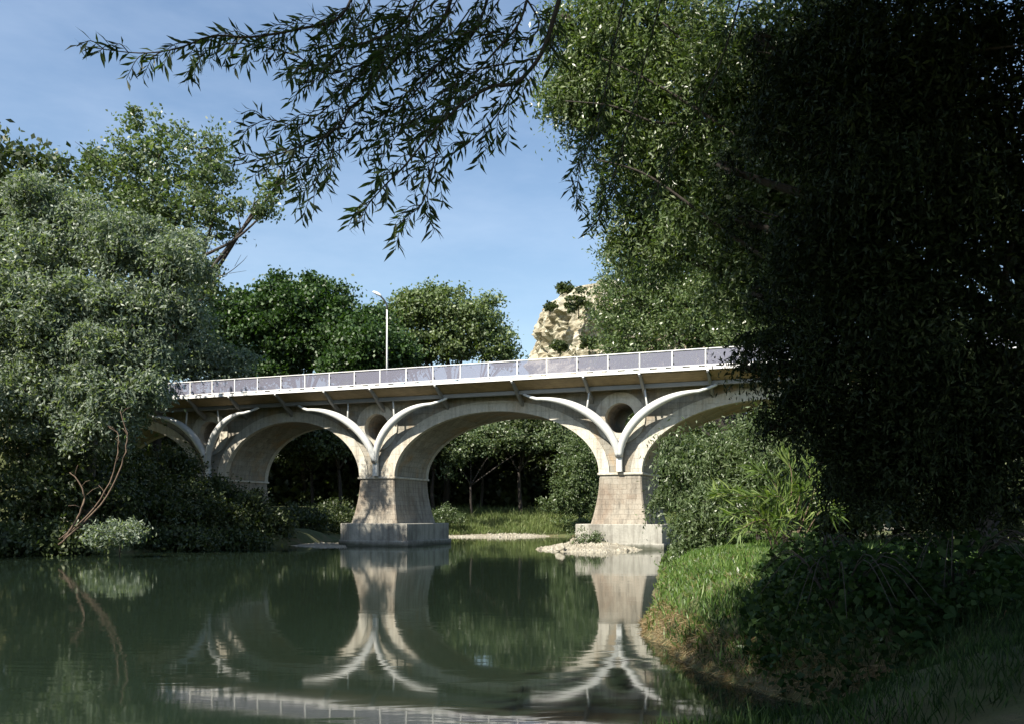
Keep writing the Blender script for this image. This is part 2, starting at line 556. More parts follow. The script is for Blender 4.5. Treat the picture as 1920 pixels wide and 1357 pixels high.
# ------------------------------------------------------------------ bridge
bridge = tag(empty('arch_bridge', (BX, BY, 0), -BTH),
             'stone arch bridge with white steel walkway carried on curved struts', 'bridge')
PIERS = [-13.3, 0.04, 16.33, 33.0]
PHW = 1.27                                    # half width of a pier at the springing
SPRING, TOPZ = 4.5, 9.75
ENDS = (-27.0, 50.0)
edges = [ENDS[0]] + [v for p in PIERS for v in (p - PHW, p + PHW)] + [ENDS[1] - 1.6]
spans = []                                    # (left, right, rise)
lefts = [ENDS[0] + 1.2] + [p + PHW for p in PIERS]
rights = [p - PHW for p in PIERS] + [ENDS[1] - 2.0]
for a, b in zip(lefts, rights):
    spans.append((a, b, 3.86 if b - a < 12.5 else 3.97))

def arch_pts(a, b, rise, off=0.0, n=40):
    cx, hw = (a + b) / 2, (b - a) / 2
    out = []
    for i in range(n + 1):
        ph = math.pi * i / n
        x, z = -hw * math.cos(ph), rise * math.sin(ph)
        nxn, nzn = -math.cos(ph) / hw, math.sin(ph) / rise
        ln = math.hypot(nxn, nzn)
        out.append((cx + x + off * nxn / ln, SPRING + z + off * nzn / ln))
    return out

OC_Z, OC_R, OC_RO = 7.72, 0.92, 1.52
outline = [(ENDS[0], SPRING - 5.5)]
for a, b, r in spans:
    outline += arch_pts(a, b, r)
outline[0:1] = [(ENDS[0], SPRING)]
outline += [(ENDS[1], SPRING), (ENDS[1], TOPZ), (ENDS[0], TOPZ)]
holes = [[(p + OC_R * math.cos(k / 40 * 2 * math.pi), OC_Z + OC_R * math.sin(k / 40 * 2 * math.pi)) for k in range(40)] for p in PIERS]
loops = [outline] + holes
flat = [v for lp in loops for v in lp]
tris = tessellate_polygon([[Vector((x, z, 0)) for x, z in lp] for lp in loops])
nv = len(flat)
bverts = [(x, 0.0, z) for x, z in flat] + [(x, BW, z) for x, z in flat]
bfaces = [tuple(t) for t in tris] + [tuple(i + nv for i in reversed(t)) for t in tris]
o = 0
for lp in loops:
    m_ = len(lp)
    for k in range(m_):
        k2 = (k + 1) % m_
        bfaces.append((o + k, o + k2, o + k2 + nv, o + k + nv))
    o += m_
bme = bpy.data.meshes.new('masonry')
bme.from_pydata(bverts, [], bfaces)
bm = bmesh.new()
bm.from_mesh(bme)
bmesh.ops.recalc_face_normals(bm, faces=bm.faces)
bm.to_mesh(bme)
bm.free()
link('spandrel_masonry', bme, M['stone'], bridge)

def ring_mesh(name, inner, outer, y0, y1, closed=False):
    n = len(inner)
    v = [(x, y0, z) for x, z in inner] + [(x, y0, z) for x, z in outer] + [(x, y1, z) for x, z in outer] + [(x, y1, z) for x, z in inner]
    f = []
    for i in range(n if closed else n - 1):
        j = (i + 1) % n
        for k in range(4):
            k2 = (k + 1) % 4
            f.append((k * n + i, k * n + j, k2 * n + j, k2 * n + i))
    if not closed:
        f += [(0, n, 2 * n, 3 * n), (n - 1, 4 * n - 1, 3 * n - 1, 2 * n - 1)]
    me = bpy.data.meshes.new(name)
    me.from_pydata(v, [], f)
    b_ = bmesh.new()
    b_.from_mesh(me)
    bmesh.ops.recalc_face_normals(b_, faces=b_.faces)
    b_.to_mesh(me)
    b_.free()
    return me

for a, b, r in spans:
    link('arch_ring', ring_mesh('arch_ring', arch_pts(a, b, r, -0.03), arch_pts(a, b, r, 0.62), -0.07, 0.35), M['ring'], bridge)
    link('arch_ring', ring_mesh('arch_ring', arch_pts(a, b, r, -0.03), arch_pts(a, b, r, 0.62), BW - 0.35, BW + 0.07), M['ring'], bridge)
cir = lambda p, r: [(p + r * math.cos(k / 48 * 2 * math.pi), OC_Z + r * math.sin(k / 48 * 2 * math.pi)) for k in range(48)]
for p in PIERS:
    link('oculus_ring', ring_mesh('oculus_ring', cir(p, OC_R - 0.03), cir(p, OC_RO), -0.09, 0.4, True), M['ring'], bridge)

def loft(name, sections, mat, parent):
    """sections: list of (polygon [(x,y)...], z) with equal counts"""
    v, f = [], []
    n = len(sections[0][0])
    for poly, z in sections:
        v += [(x, y, z) for x, y in poly]
    for s in range(len(sections) - 1):
        for k in range(n):
            k2 = (k + 1) % n
            f.append((s * n + k, s * n + k2, (s + 1) * n + k2, (s + 1) * n + k))
    f += [tuple(range(n))[::-1], tuple((len(sections) - 1) * n + k for k in range(n))]
    me = bpy.data.meshes.new(name)
    me.from_pydata(v, [], f)
    b_ = bmesh.new()
    b_.from_mesh(me)
    bmesh.ops.recalc_face_normals(b_, faces=b_.faces)
    b_.to_mesh(me)
    b_.free()
    return link(name, me, mat, parent)

FOOT_TOP = 1.46
for p in PIERS:
    secs = []
    for i in range(9):
        s = i / 8
        z = FOOT_TOP + (4.36 - FOOT_TOP) * s
        g = 0.42 * (1 - s) ** 1.8
        hw, y0, y1 = PHW + g, -0.05 - g, BW + 0.05 + g
        ch = 0.07
        secs.append(([(p - hw + ch, y0), (p + hw - ch, y0), (p + hw, y0 + ch), (p + hw, y1 - ch), (p + hw - ch, y1), (p - hw + ch, y1), (p - hw, y1 - ch), (p - hw, y0 + ch)], z))
    pier = loft('pier', secs, M['shaft'], bridge)
    hw = PHW + 0.10
    bm = bmesh.new()
    box_bm(bm, p - hw, p + hw, -0.14, BW + 0.14, 4.36, 4.5, 0.025)
    link('collar', bm_mesh('collar', bm), M['ring'], pier)
    def fp(g):
        return [(p - 1.5 - g, -0.95 - g), (p + 2.68 + g, -0.95 - g), (p + 2.68 + g, BW + 0.5 + g), (p - 1.5 - g, BW + 0.5 + g), (p - 2.75 - g, BW - 0.6), (p - 2.75 - g, -0.02)]
    loft('footing', [(fp(0), 0.36), (fp(0), 1.42), (fp(-0.04), FOOT_TOP)], M['concrete'], pier)
    loft('footing_ledge', [(fp(0.13), -1.8), (fp(0.13), 0.30), (fp(0.10), 0.36)], M['concrete'], pier)

# abutment blocks under both ends
for a, b in ((ENDS[0] - 3.0, ENDS[0] + 1.18), (ENDS[1] - 1.98, ENDS[1] + 2)):
    box('abutment', a, b, -0.12, BW + 0.12, -1.0, SPRING - 0.004, M['stone'], bridge, 0.04)

# roadway and cantilevered walkway
road = box('roadway_slab', ENDS[0] - 3, ENDS[1] + 3, -0.02, BW + 0.02, TOPZ + 0.003, 10.06, M['concrete'], bridge)
box('road_surface', ENDS[0] - 3, ENDS[1] + 3, 0.5, BW - 0.5, 10.064, 10.09, M['asphalt'], road)
D0, D1 = ENDS[0] - 2.5, ENDS[1] + 2.0
walk = box('walkway_deck', D0, D1, -1.80, -0.03, 9.98, 10.10, M['beam_steel'], bridge)
box('edge_channel', D0, D1, -1.98, -1.803, 9.99, 10.14, M['white_steel'], walk)
for k in range(4):                             # timber soffit, stepping inwards and down
    e0, e1 = 1.78 - k * 0.21, 1.78 - (k + 1) * 0.21 + 0.012
    z0 = 9.972 - k * 0.105
    bm = bmesh.new()
    vs_ = [bm.verts.new(v) for v in ((D0, -e0, z0), (D1, -e0, z0), (D1, -e1, z0 - 0.10), (D0, -e1, z0 - 0.10), (D0, -e0, z0 - 0.03), (D1, -e0, z0 - 0.03), (D1, -e1, z0 - 0.13), (D0, -e1, z0 - 0.13))]
    for fidx in ((0, 1, 2, 3), (7, 6, 5, 4), (0, 4, 5, 1), (1, 5, 6, 2), (2, 6, 7, 3), (3, 7, 4, 0)):
        bm.faces.new([vs_[i] for i in fidx])
    link('soffit_board', bm_mesh('soffit_board', bm), M['board'], walk)
box('longitudinal_beam', D0, D1, -0.98, -0.76, 9.27, 9.51, M['beam_steel'], walk, 0.02)

br_t = [-20.6, -17.2, -13.67, -10.2, -6.48, -2.76, 0.61, 5.16, 10.21, 14.63, 17.92, 21.74, 26.2, 30.8, 34.6, 39.0, 43.5]
bm = bmesh.new()
prof = [(-1.86, 9.985), (-1.86, 9.84), (-0.95, 9.18), (-0.02, 8.62), (-0.02, 8.98), (-0.9, 9.50), (-1.3, 9.72)]
vv = [[bm.verts.new((s * 0.075, y, z)) for y, z in prof] for s in (-1, 1)]
bm.faces.new(vv[0]); bm.faces.new(vv[1][::-1])
for k in range(len(prof)):
    k2 = (k + 1) % len(prof)
    bm.faces.new((vv[0][k], vv[0][k2], vv[1][k2], vv[1][k]))
br_me = bm_mesh('bracket', bm)
br_me.materials.append(M['beam_steel'])
for t in br_t:
    link('bracket', br_me, None, walk, (t, 0, 0))
bm = bmesh.new()
box_bm(bm, -0.06, 0.06, -2.005, -1.985, 9.90, 10.12, 0.0)
plate_me = bm_mesh('bracket_plate', bm)
plate_me.materials.append(M['grey_steel'])
for t in br_t:
    link('bracket_plate', plate_me, None, walk, (t, 0, 0))

# railing
rail = link('railing', bpy.data.meshes.new('railing'), None, bridge)
bm = bmesh.new()
box_bm(bm, D0, D1, -1.965, -1.865, 11.09, 11.145, 0.012)
bm.to_mesh(rail.data); bm.free()
rail.data.materials.append(M['white_steel'])
SP = 1.845
k0, k1 = int((D0 - 1.33) / SP) , int((D1 - 1.33) / SP)
posts = [1.33 + SP * k for k in range(k0, k1 + 1)]
def shared(name, boxes, mat, bev=0.0):
    bm_ = bmesh.new()
    for b_ in boxes: box_bm(bm_, *b_, bev)
    me = bm_mesh(name, bm_)
    me.materials.append(mat)
    return me
post_me = shared('post', [(-0.035, 0.035, -1.95, -1.88, 10.143, 11.088)], M['white_steel'], 0.008)
clamp_me = shared('clamp', [(0.037, 0.10, -1.955, -1.925, 10.40, 10.46)], M['dark_fitting'])
pane_me = shared('mesh_pane', [(0.055, SP - 0.055, -1.918, -1.908, 10.27, 11.07)], M['pane'])
brail_me = shared('bottom_rail', [(0.036, SP - 0.036, -1.945, -1.885, 10.222, 10.264)], M['white_steel'])
spacer_me = shared('spacer_block', [(0.10, 0.56, -1.94, -1.87, 10.143, 10.221)], M['white_steel'])
for i, t in enumerate(posts):
    link('post', post_me, None, rail, (t, 0, 0))
    if i < len(posts) - 1:
        link('mesh_pane', pane_me, None, rail, (t, 0, 0))
        link('bottom_rail', brail_me, None, rail, (t, 0, 0))
        link('spacer_block', spacer_me, None, rail, (t, 0, 0))
        link('spacer_block', spacer_me, None, rail, (t + 0.9, 0, 0))
        if i % 3 != 1:
            link('clamp', clamp_me, None, rail, (t, 0, 0))
            link('clamp', clamp_me, None, rail, (t, 0, 0.42))
# parapet on the far side, seen only through the panes
box('far_parapet', D0, D1, BW + 0.022, BW + 0.16, 9.9, 10.32, M['beam_steel'], bridge)

# curved struts
def strut(p, a_l, a_r):
    base = link('strut_shoe', shared('strut_shoe', [(p - 0.17, p + 0.17, -0.34, -0.072, 4.52, 5.5)], M['grey_steel'], 0.03), None, bridge)
    box('strut_pin', p - 0.09, p + 0.09, -0.46, -0.345, 5.36, 5.52, M['dark_fitting'], base)
    for sgn, a in ((-1, a_l), (1, a_r)):
        pts = []
        for i in range(25):
            ph = math.pi / 2 * i / 24
            s = i / 24
            pts.append((p + sgn * (0.06 + a * (1 - math.cos(ph)) ** 0.92), -0.28 - 0.95 * s ** 0.9, 5.42 + 3.5 * math.sin(ph)))
        x_, y_, z_ = pts[-1]
        pts += [(x_ + sgn * 0.35, y_ + 0.12, z_ + 0.11), (x_ + sgn * 0.75, y_ + 0.25, z_ + 0.27), (x_ + sgn * 0.95, y_ + 0.32, z_ + 0.36)]
        n, seg = len(pts), 10
        # tapered tube, thickest a third of the way up
        v, f = [], []
        for i, q in enumerate(pts):
            q = Vector(q)
            d = (Vector(pts[min(i + 1, n - 1)]) - Vector(pts[max(i - 1, 0)])).normalized()
            u = Vector((0, 1, 0)).cross(d).normalized()
            w = d.cross(u)
            s = i / (n - 1)
            r = 0.175 + 0.105 * math.sin(min(1, s * 1.2) * math.pi) - 0.10 * s ** 2
            for k in range(seg):
                an = 2 * math.pi * k / seg
                v.append(tuple(q + u * (r * math.cos(an)) + w * (r * 0.9 * math.sin(an))))
        for i in range(n - 1):
            for k in range(seg):
                k2 = (k + 1) % seg
                f.append((i * seg + k, i * seg + k2, (i + 1) * seg + k2, (i + 1) * seg + k))
        f += [tuple(range(seg))[::-1], tuple((n - 1) * seg + k for k in range(seg))]
        me = bpy.data.meshes.new('curved_arm')
        me.from_pydata(v, [], f)
        for q in me.polygons: q.use_smooth = True
        arm = link('curved_arm', me, M['grey_steel'], base)
        j = 13
        q = Vector(pts[j])
        top = Vector((p + sgn * (1.65 if a > 3.9 else 1.3), -0.87, 9.26))
        link('tie_rod', tubes_mesh('tie_rod', [([q, q.lerp(top, .5), top], 0.065, 0.05)]), M['grey_steel'], base)
for p, al, ar in zip(PIERS, (3.75, 4.45, 4.75, 4.75), (3.75, 4.45, 4.75, 4.75)):
    strut(p, al, ar)

# street lamp on the roadway edge of the walkway
def bridge_world(t, y, z):
    return Vector((BX + BC * t + BS * y, BY - BS * t + BC * y, z))
lp = bridge_world(1.62, -1.55, 10.10)
lamp = tag(empty('street_lamp', lp), 'tall white street lamp with tilted head rising from the bridge walkway', 'street lamp')
link('pole', tubes_mesh('pole', [([(0, 0, 0), (0, 0, 2.5), (0, 0, 4.85)], 0.06, 0.042)], 10), M['white_steel'], lamp)
link('pole_base', tubes_mesh('pole_base', [([(0, 0, 0.0), (0, 0, 0.12), (0, 0, 0.25)], 0.13, 0.11)], 10), M['white_steel'], lamp)
arm = link('arm', tubes_mesh('arm', [(curve_pts([(0, 0, 4.84), (-0.03, 0, 5.15), (-0.2, -0.02, 5.45), (-0.42, -0.04, 5.68)], 4), 0.06, 0.045)], 8), M['dark_fitting'], lamp)
bm = bmesh.new()
bmesh.ops.create_uvsphere(bm, u_segments=14, v_segments=8, radius=1.0)
for v in bm.verts:
    v.co = Vector((v.co.x * 0.33, v.co.y * 0.15, v.co.z * (0.13 if v.co.z > 0 else 0.07)))
bmesh.ops.rotate(bm, verts=bm.verts, cent=(0, 0, 0), matrix=Matrix.Rotation(R(28), 3, 'Y'))
bmesh.ops.translate(bm, verts=bm.verts, vec=(-0.62, -0.05, 5.80))
link('lamp_head', bm_mesh('lamp_head', bm), M['white_steel'], lamp)

# ------------------------------------------------------------------ crag
def crag():
    NA, NZ = 260, 110
    H = 72.0
    v, f = [], []
    cx, cyy = 0.0, 0.0
    for j in range(NZ + 1):
        u = j / NZ
        z = H * u
        prof_ = max(0.0, 1 - (z / H) ** 14) ** 0.45
        r0 = 29.0 * prof_ + 26 * max(0, 1 - z / 42) ** 2
        for i in range(NA):
            an = 2 * math.pi * i / NA
            q = Vector((math.cos(an) * 30, math.sin(an) * 30, z))
            d = 0.0
            d += (0.5 - abs(noise.noise(q * 0.06 + Vector((3, 1, 7))))) * 5.0
            d += (0.4 - abs(noise.noise(Vector((q.x, q.y, q.z * 0.6)) * 0.17))) * 5.5
            d += noise.noise(q * 0.45) * 2.2 + noise.noise(q * 1.0) * 1.2
            r = max(0.05, r0 + d * min(1.0, r0 / 10) - 1.2)
            dz = 1.6 * noise.noise(Vector((q.x, q.y, 0)) * 0.12) * u
            v.append((math.cos(an) * r, math.sin(an) * r * 0.9, z + dz - 3))
    for j in range(NZ):
        for i in range(NA):
            i2 = (i + 1) % NA
            f.append((j * NA + i, j * NA + i2, (j + 1) * NA + i2, (j + 1) * NA + i))
    f.append(tuple(NZ * NA + i for i in range(NA)))
    me = bpy.data.meshes.new('rock_crag')
    me.from_pydata(v, [], f)
    o_ = link('rock_crag', me, M['rock'])
    o_.location = (37.0, 270, 0)
    return tag(o_, 'pale yellow limestone crag rising behind the bridge', 'rock')
crag()

# ------------------------------------------------------------------ vegetation
def blob(px, py, Y, rx, ry, dr=None):
    p = at(px, py, Y)
    k = Y / FPX
    return (p.x, p.y, p.z, rx * k, (dr if dr else rx * k), ry * k)

def crown_points(blobs, n, sigma=0.5, per=70, shell=0.62):
    """clumps of leaves spread through ellipsoids; returns positions and outward directions"""
    w = np.array([(b[3] * b[4] * b[5]) ** (2 / 3) for b in blobs])
    w = w / w.sum()
    P, O = [], []
    for b, wi in zip(blobs, w):
        m = max(per, int(n * wi))
        nc = max(4, m // per)
        u = rand_unit(nc)
        rr = shell + (1.06 - shell) * rng.random((nc, 1)) ** 0.7
        inner = rng.random((nc, 1)) < 0.18
        rr = np.where(inner, rng.random((nc, 1)) * shell, rr)
        C = np.array(b[:3]) + u * rr * np.array(b[3:6])
        idx = rng.integers(0, nc, m)
        sc = sigma * (0.55 + 0.9 * rng.random(nc))
        p = C[idx] + rng.normal(size=(m, 3)) * np.array([1, 1, 0.62]) * sc[idx][:, None]
        P.append(p)
        O.append(u[idx])
    return np.concatenate(P), np.concatenate(O)

def core_points(blobs, n, f=0.72):
    w = np.array([(b[3] * b[4] * b[5]) for b in blobs]); w = w / w.sum()
    P = []
    for b, wi in zip(blobs, w):
        m = max(10, int(n * wi))
        P.append(np.array(b[:3]) + rand_unit(m) * (rng.random((m, 1)) ** (1 / 3)) * f * np.array(b[3:6]))
    return np.concatenate(P)

def strand_points(blobs, ns, length, per, spacing_jit=0.25, lean=0.28, leaf_ang=0.6):
    """hanging willow strands: leaves along drooping twigs"""
    w = np.array([(b[3] * b[4] * b[5]) ** (2 / 3) for b in blobs]); w = w / w.sum()
    S, O = [], []
    for b, wi in zip(blobs, w):
        m = max(6, int(ns * wi))
        nc = max(4, m // 22)
        u0 = rand_unit(nc)
        u0[:, 2] = np.abs(u0[:, 2]) * 0.75 - 0.12 * rng.random(nc)
        u0 = unit(u0)
        r0 = 0.5 + 0.5 * rng.random((nc, 1)) ** 0.6
        idx = rng.integers(0, nc, m)
        u = unit(u0[idx] + rng.normal(size=(m, 3)) * 0.20)
        S.append(np.array(b[:3]) + u * r0[idx] * np.array(b[3:6]))
        O.append(u)
    S, O = np.concatenate(S), np.concatenate(O)
    n = len(S)
    L = length * (0.5 + 0.9 * rng.random(n))
    s = (np.arange(per) + 0.5)[None, :] / per + rng.normal(size=(n, per)) * spacing_jit / per
    h = O.copy(); h[:, 2] = 0; h = unit(h + rng.normal(size=(n, 3)) * np.array([.5, .5, 0]))
    up = 0.35 * rng.random(n)
    x = h[:, None, :] * (lean * L)[:, None, None] * (2.2 * s - s ** 2)[:, :, None]
    zz = (up * L)[:, None] * s * (1 - s) * 2 - L[:, None] * s ** 1.7
    P = S[:, None, :] + x
    P[:, :, 2] += zz
    tan = np.zeros((n, per, 3))
    tan[:, :, :2] = h[:, None, :2] * (lean * (2.2 - 2 * s))[:, :, None]
    tan[:, :, 2] = -(0.25 + 1.5 * s ** 0.7)
    tan = tan.reshape(-1, 3)
    D = unit(unit(tan) + rng.normal(size=(n * per, 3)) * leaf_ang)
    return P.reshape(-1, 3), D

def limbs_from(base, fork, blobs, r, n_extra=0, wob_=0.5):
    """trunk and limbs reaching into the blobs"""
    base, fork = Vector(base), Vector(fork)
    paths = []
    mid = base.lerp(fork, 0.5) + Vector((random.uniform(-1, 1), random.uniform(-1, 1), 0)) * wob_ * 0.5
    paths.append((curve_pts([base, mid, fork], 5), r, r * 0.66))
    for b in blobs:
        c = Vector(b[:3])
        m1 = fork.lerp(c, 0.45) + Vector((random.uniform(-1, 1), random.uniform(-1, 1), random.uniform(0, 1))) * wob_
        end = c + Vector((random.uniform(-.4, .4) * b[3], random.uniform(-.4, .4) * b[4], random.uniform(0.1, .6) * b[5]))
        paths.append((curve_pts([fork, m1, c, end], 4), r * 0.5, r * 0.08))
        for _ in range(n_extra):
            s0 = m1.lerp(c, random.random())
            e0 = c + Vector([random.gauss(0, .5) * b[3], random.gauss(0, .5) * b[4], random.gauss(0, .5) * b[5]])
            paths.append((curve_pts([s0, s0.lerp(e0, .5) + Vector((0, 0, .2 * wob_)), e0], 3), r * 0.16, r * 0.03))
    return paths

def gz(x, y):
    return float(ground_z(np.array([x]), np.array([y]))[0])

def make_tree(name, label, cat, base_xy, fork_z, blobs, n, leaf, mat, bark, trunk_r=0.3, sigma=0.5, per=70, willow=None, core=0, group=None,
              droop=0.25, n_extra=1, extra_paths=None, shell=0.62, core_f=0.7, core_leaf=None, sat=3):
    bx_, by_ = base_xy
    z0 = gz(bx_, by_) - 0.15
    org = Vector((bx_, by_, z0))
    t = tag(empty(name, org), label, cat, group)
    rel = [(b[0] - org.x, b[1] - org.y, b[2] - org.z, *b[3:]) for b in blobs]
    main = list(rel)
    for b in main:                                # ragged outline: smaller tufts standing out of each mass
        for _ in range(sat):
            u = Vector((random.gauss(0, 1), random.gauss(0, 1), random.gauss(0.25, 1))).normalized()
            k = random.uniform(0.85, 1.12)
            q = random.uniform(0.2, 0.42)
            rel.append((b[0] + u.x * b[3] * k, b[1] + u.y * b[4] * k, b[2] + u.z * b[5] * k, b[3] * q, b[4] * q, b[5] * q))
    paths = limbs_from((0, 0, 0), (random.uniform(-.3, .3), random.uniform(-.3, .3), fork_z - z0), main, trunk_r, n_extra, wob_=max(0.3, trunk_r * 2))
    if extra_paths:
        paths += [([Vector(p) - org for p in pts], a, b) for pts, a, b in extra_paths]
    link('trunk', tubes_mesh('trunk', paths), bark, t)
    L, W = leaf
    PP, DD, LL, WW = [], [], [], []
    if willow:
        ns, ln, pr = willow
        P, D = strand_points(rel, ns, ln, pr)
        PP.append(P); DD.append(D)
        LL.append(L * (0.65 + 0.6 * rng.random(len(P)))); WW.append(W * (0.7 + 0.5 * rng.random(len(P))))
    if n:
        P, O = crown_points(rel, n, sigma, per, shell)
        D = rand_unit(len(P)) + O * 0.45
        D[:, 2] -= droop
        PP.append(P); DD.append(unit(D))
        LL.append(L * (0.65 + 0.6 * rng.random(len(P)))); WW.append(W * (0.7 + 0.5 * rng.random(len(P))))
    if core:
        P = core_points(main, core, core_f)
        PP.append(P); DD.append(rand_unit(len(P)))
        cl = core_leaf or (L * 2.0, max(W * 2.2, L * 0.8))
        LL.append(np.full(len(P), cl[0])); WW.append(np.full(len(P), cl[1]))
    leaves_obj('crown', np.concatenate(PP), np.concatenate(DD), np.concatenate(LL), np.concatenate(WW), mat, t)
    return t

# -- trees behind the bridge
make_tree('deep_green_tree', 'deep green bushy tree with tufted top behind the bridge, left of the street lamp', 'tree', (-23.5, 104), 13,
          [blob(470, 640, 98, 75, 85), blob(545, 620, 99, 75, 85), blob(600, 610, 98, 55, 70), blob(520, 565, 99, 30, 42), blob(585, 555, 99, 32, 36), blob(445, 590, 99, 36, 40), blob(628, 650, 97, 40, 60), blob(518, 533, 99, 9, 16), blob(600, 540, 99, 8, 16), blob(575, 542, 99, 10, 12), blob(488, 552, 99, 10, 14), blob(545, 545, 99, 12, 8), blob(640, 600, 98, 14, 14)],
          52000, (0.42, 0.30), M['deep'], M['bark_dark'], 0.34, 0.55, 60, core=5000, core_f=0.75)
make_tree('deep_green_tree', 'low dark green tree directly behind the lamp pole on the bridge', 'tree', (-14, 95), 6,
          [blob(690, 650, 95, 55, 55), blob(740, 670, 95, 40, 40), blob(665, 690, 95, 50, 50), blob(700, 605, 96, 26, 26)],
          20000, (0.42, 0.28), M['deep'], M['bark_dark'], 0.35, 0.65, 60, core=2000)
make_tree('broad_tree', 'broad round olive green tree behind the bridge with sky showing through its lower branches', 'tree', (-7.5, 104), 8,
          [blob(770, 600, 104, 45, 48), blob(830, 590, 105, 55, 46), blob(790, 570, 105, 40, 28), blob(885, 600, 104, 45, 42), blob(925, 640, 104, 34, 36), blob(720, 600, 105, 26, 32), blob(840, 645, 105, 62, 30), blob(950, 668, 105, 18, 20), blob(770, 660, 105, 36, 30)],
          34000, (0.40, 0.27), M['round'], M['bark_dark'], 0.42, 0.55, 45, shell=0.5, n_extra=4)
make_tree('river_tree', 'grey green tree with glinting leaves behind the right part of the bridge', 'tree', (18, 73), 6,
          [blob(1165, 575, 72, 52, 60), blob(1175, 650, 71, 60, 60), blob(1240, 540, 73, 80, 90), blob(1300, 610, 72, 90, 90), blob(1330, 480, 74, 100, 100), blob(1410, 580, 73, 110, 120), blob(1190, 500, 73, 55, 60)],
          70000, (0.27, 0.13), M['willow_lit'], M['bark_dark'], 0.4, 0.5, 60, core=5000)
for px, py, Y, r_, lab in ((1060, 541, 258, 12, 'small dark tree on the very top of the limestone crag'), (1085, 562, 244, 26, 'dark green scrub covering the crown of the limestone crag'),
                           (1106, 640, 243, 16, 'dark bush in the cleft on the right of the limestone crag'), (1050, 648, 243, 9, 'small round bush low on the limestone crag face'),
                           (1031, 575, 247, 5, 'tiny bush on the left rim of the limestone crag')):
    p_ = at(px, py, Y)
    t_ = tag(empty('crag_bush', p_ - Vector((0, 0, r_ * Y / FPX))), lab, 'bush')
    rb = r_ * Y / FPX
    rel = [(0, 0, rb, rb, rb, rb * 0.8), (rb * .5, 0, rb * .8, rb * .7, rb * .7, rb * .6), (-rb * .5, 0, rb * .7, rb * .6, rb * .6, rb * .5)]
    P, O = crown_points(rel, 900, 0.5, 30)
    leaves_obj('crown', P, rand_unit(len(P)), 0.9, 0.7, M['wood'], t_)
    link('trunk', tubes_mesh('trunk', [([(0, 0, -1.5), (0, 0, 0), (0, 0, rb)], 0.22, 0.08)]), M['bark_dark'], t_)

# -- the shaded wood on the far bank, seen through the arches
wood_x = [(-44, 98), (-36, 92), (-31, 101), (-25, 90), (-21, 97), (-17, 91), (-12.5, 98), (-8, 95), (-3.5, 100), (1, 96.5), (5.5, 100), (10, 97.5), (15, 101), (21, 99), (28, 102), (-27, 82), (-33, 78)]
for i, (x, y) in enumerate(wood_x):
    h = 13.0 + 2.0 * rng.random()
    bl = [(x, y, h - 2.0, 3.6, 3.6, 2.6), (x - 2.2, y - 1.6, h - 3.6, 2.6, 2.4, 1.9), (x + 2.2, y - 1.4, h - 3.2, 2.6, 2.4, 1.9), (x, y - 3.0, h - 4.2, 2.2, 1.8, 1.6)]
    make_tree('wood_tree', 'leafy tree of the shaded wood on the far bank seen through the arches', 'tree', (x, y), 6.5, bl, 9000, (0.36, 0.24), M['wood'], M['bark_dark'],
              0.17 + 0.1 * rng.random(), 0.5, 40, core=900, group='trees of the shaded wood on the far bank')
for i, (x, y) in enumerate([(-40, 106), (-33, 108), (-26, 105), (-19, 107), (-12, 106), (-5, 108), (2, 106), (9, 108), (16, 107), (23, 108), (31, 110)]):
    bl = [(x, y, 4.0, 4.4, 2.2, 3.0), (x + 1.5, y + 1, 8.0, 4.2, 2.2, 3.4), (x - 2, y + 1, 11.0, 4.2, 2.2, 3.0)]
    make_tree('wood_thicket', 'dark thicket closing the back of the wood behind the arches', 'thicket', (x, y), 3.0, bl, 7000, (0.55, 0.45), M['wood'], M['bark_dark'], 0.15, 0.7, 40, core=3000, core_f=1.0,
              group='thickets at the back of the wood')

# bushes on the far bank
make_tree('willow_bush', 'tall grey green willow bush on the far bank left of the right pier', 'bush', (6.6, 88.6), 2.2,
          [blob(1075, 900, 88.5, 42, 62), blob(1100, 850, 89, 40, 45), blob(1055, 940, 88, 28, 34), blob(1110, 930, 88.5, 30, 48)], 11000, (0.28, 0.13), M['shrub'], M['bark_dark'], 0.12, 0.35, 40, core=700)
make_tree('willow_bush', 'drooping leafy bush hanging below the crown of the central arch', 'bush', (-4.0, 93), 5.0,
          [blob(880, 830, 92.5, 60, 26), blob(950, 815, 93, 60, 26), blob(850, 870, 92, 24, 24), blob(1020, 815, 93, 50, 30)], 9000, (0.30, 0.16), M['poplar'], M['bark_dark'], 0.16, 0.4, 40)
for px, py, Y, r_, lab in ((830, 965, 86.5, 20, 'low green bush at the foot of the left central pier'), (1095, 985, 66, 12, 'small green bush beside the footing of the right pier')):
    p_ = at(px, py, Y)
    rb = r_ * Y / FPX
    make_tree('low_bush', lab, 'bush', (p_.x, p_.y), 0.9, [(p_.x, p_.y, p_.z, rb * 1.3, rb, rb), (p_.x + rb, p_.y, p_.z - rb * .3, rb, rb, rb * .7)], 1800, (0.2, 0.09), M['shrub'], M['bark_dark'], 0.05, 0.2, 30)

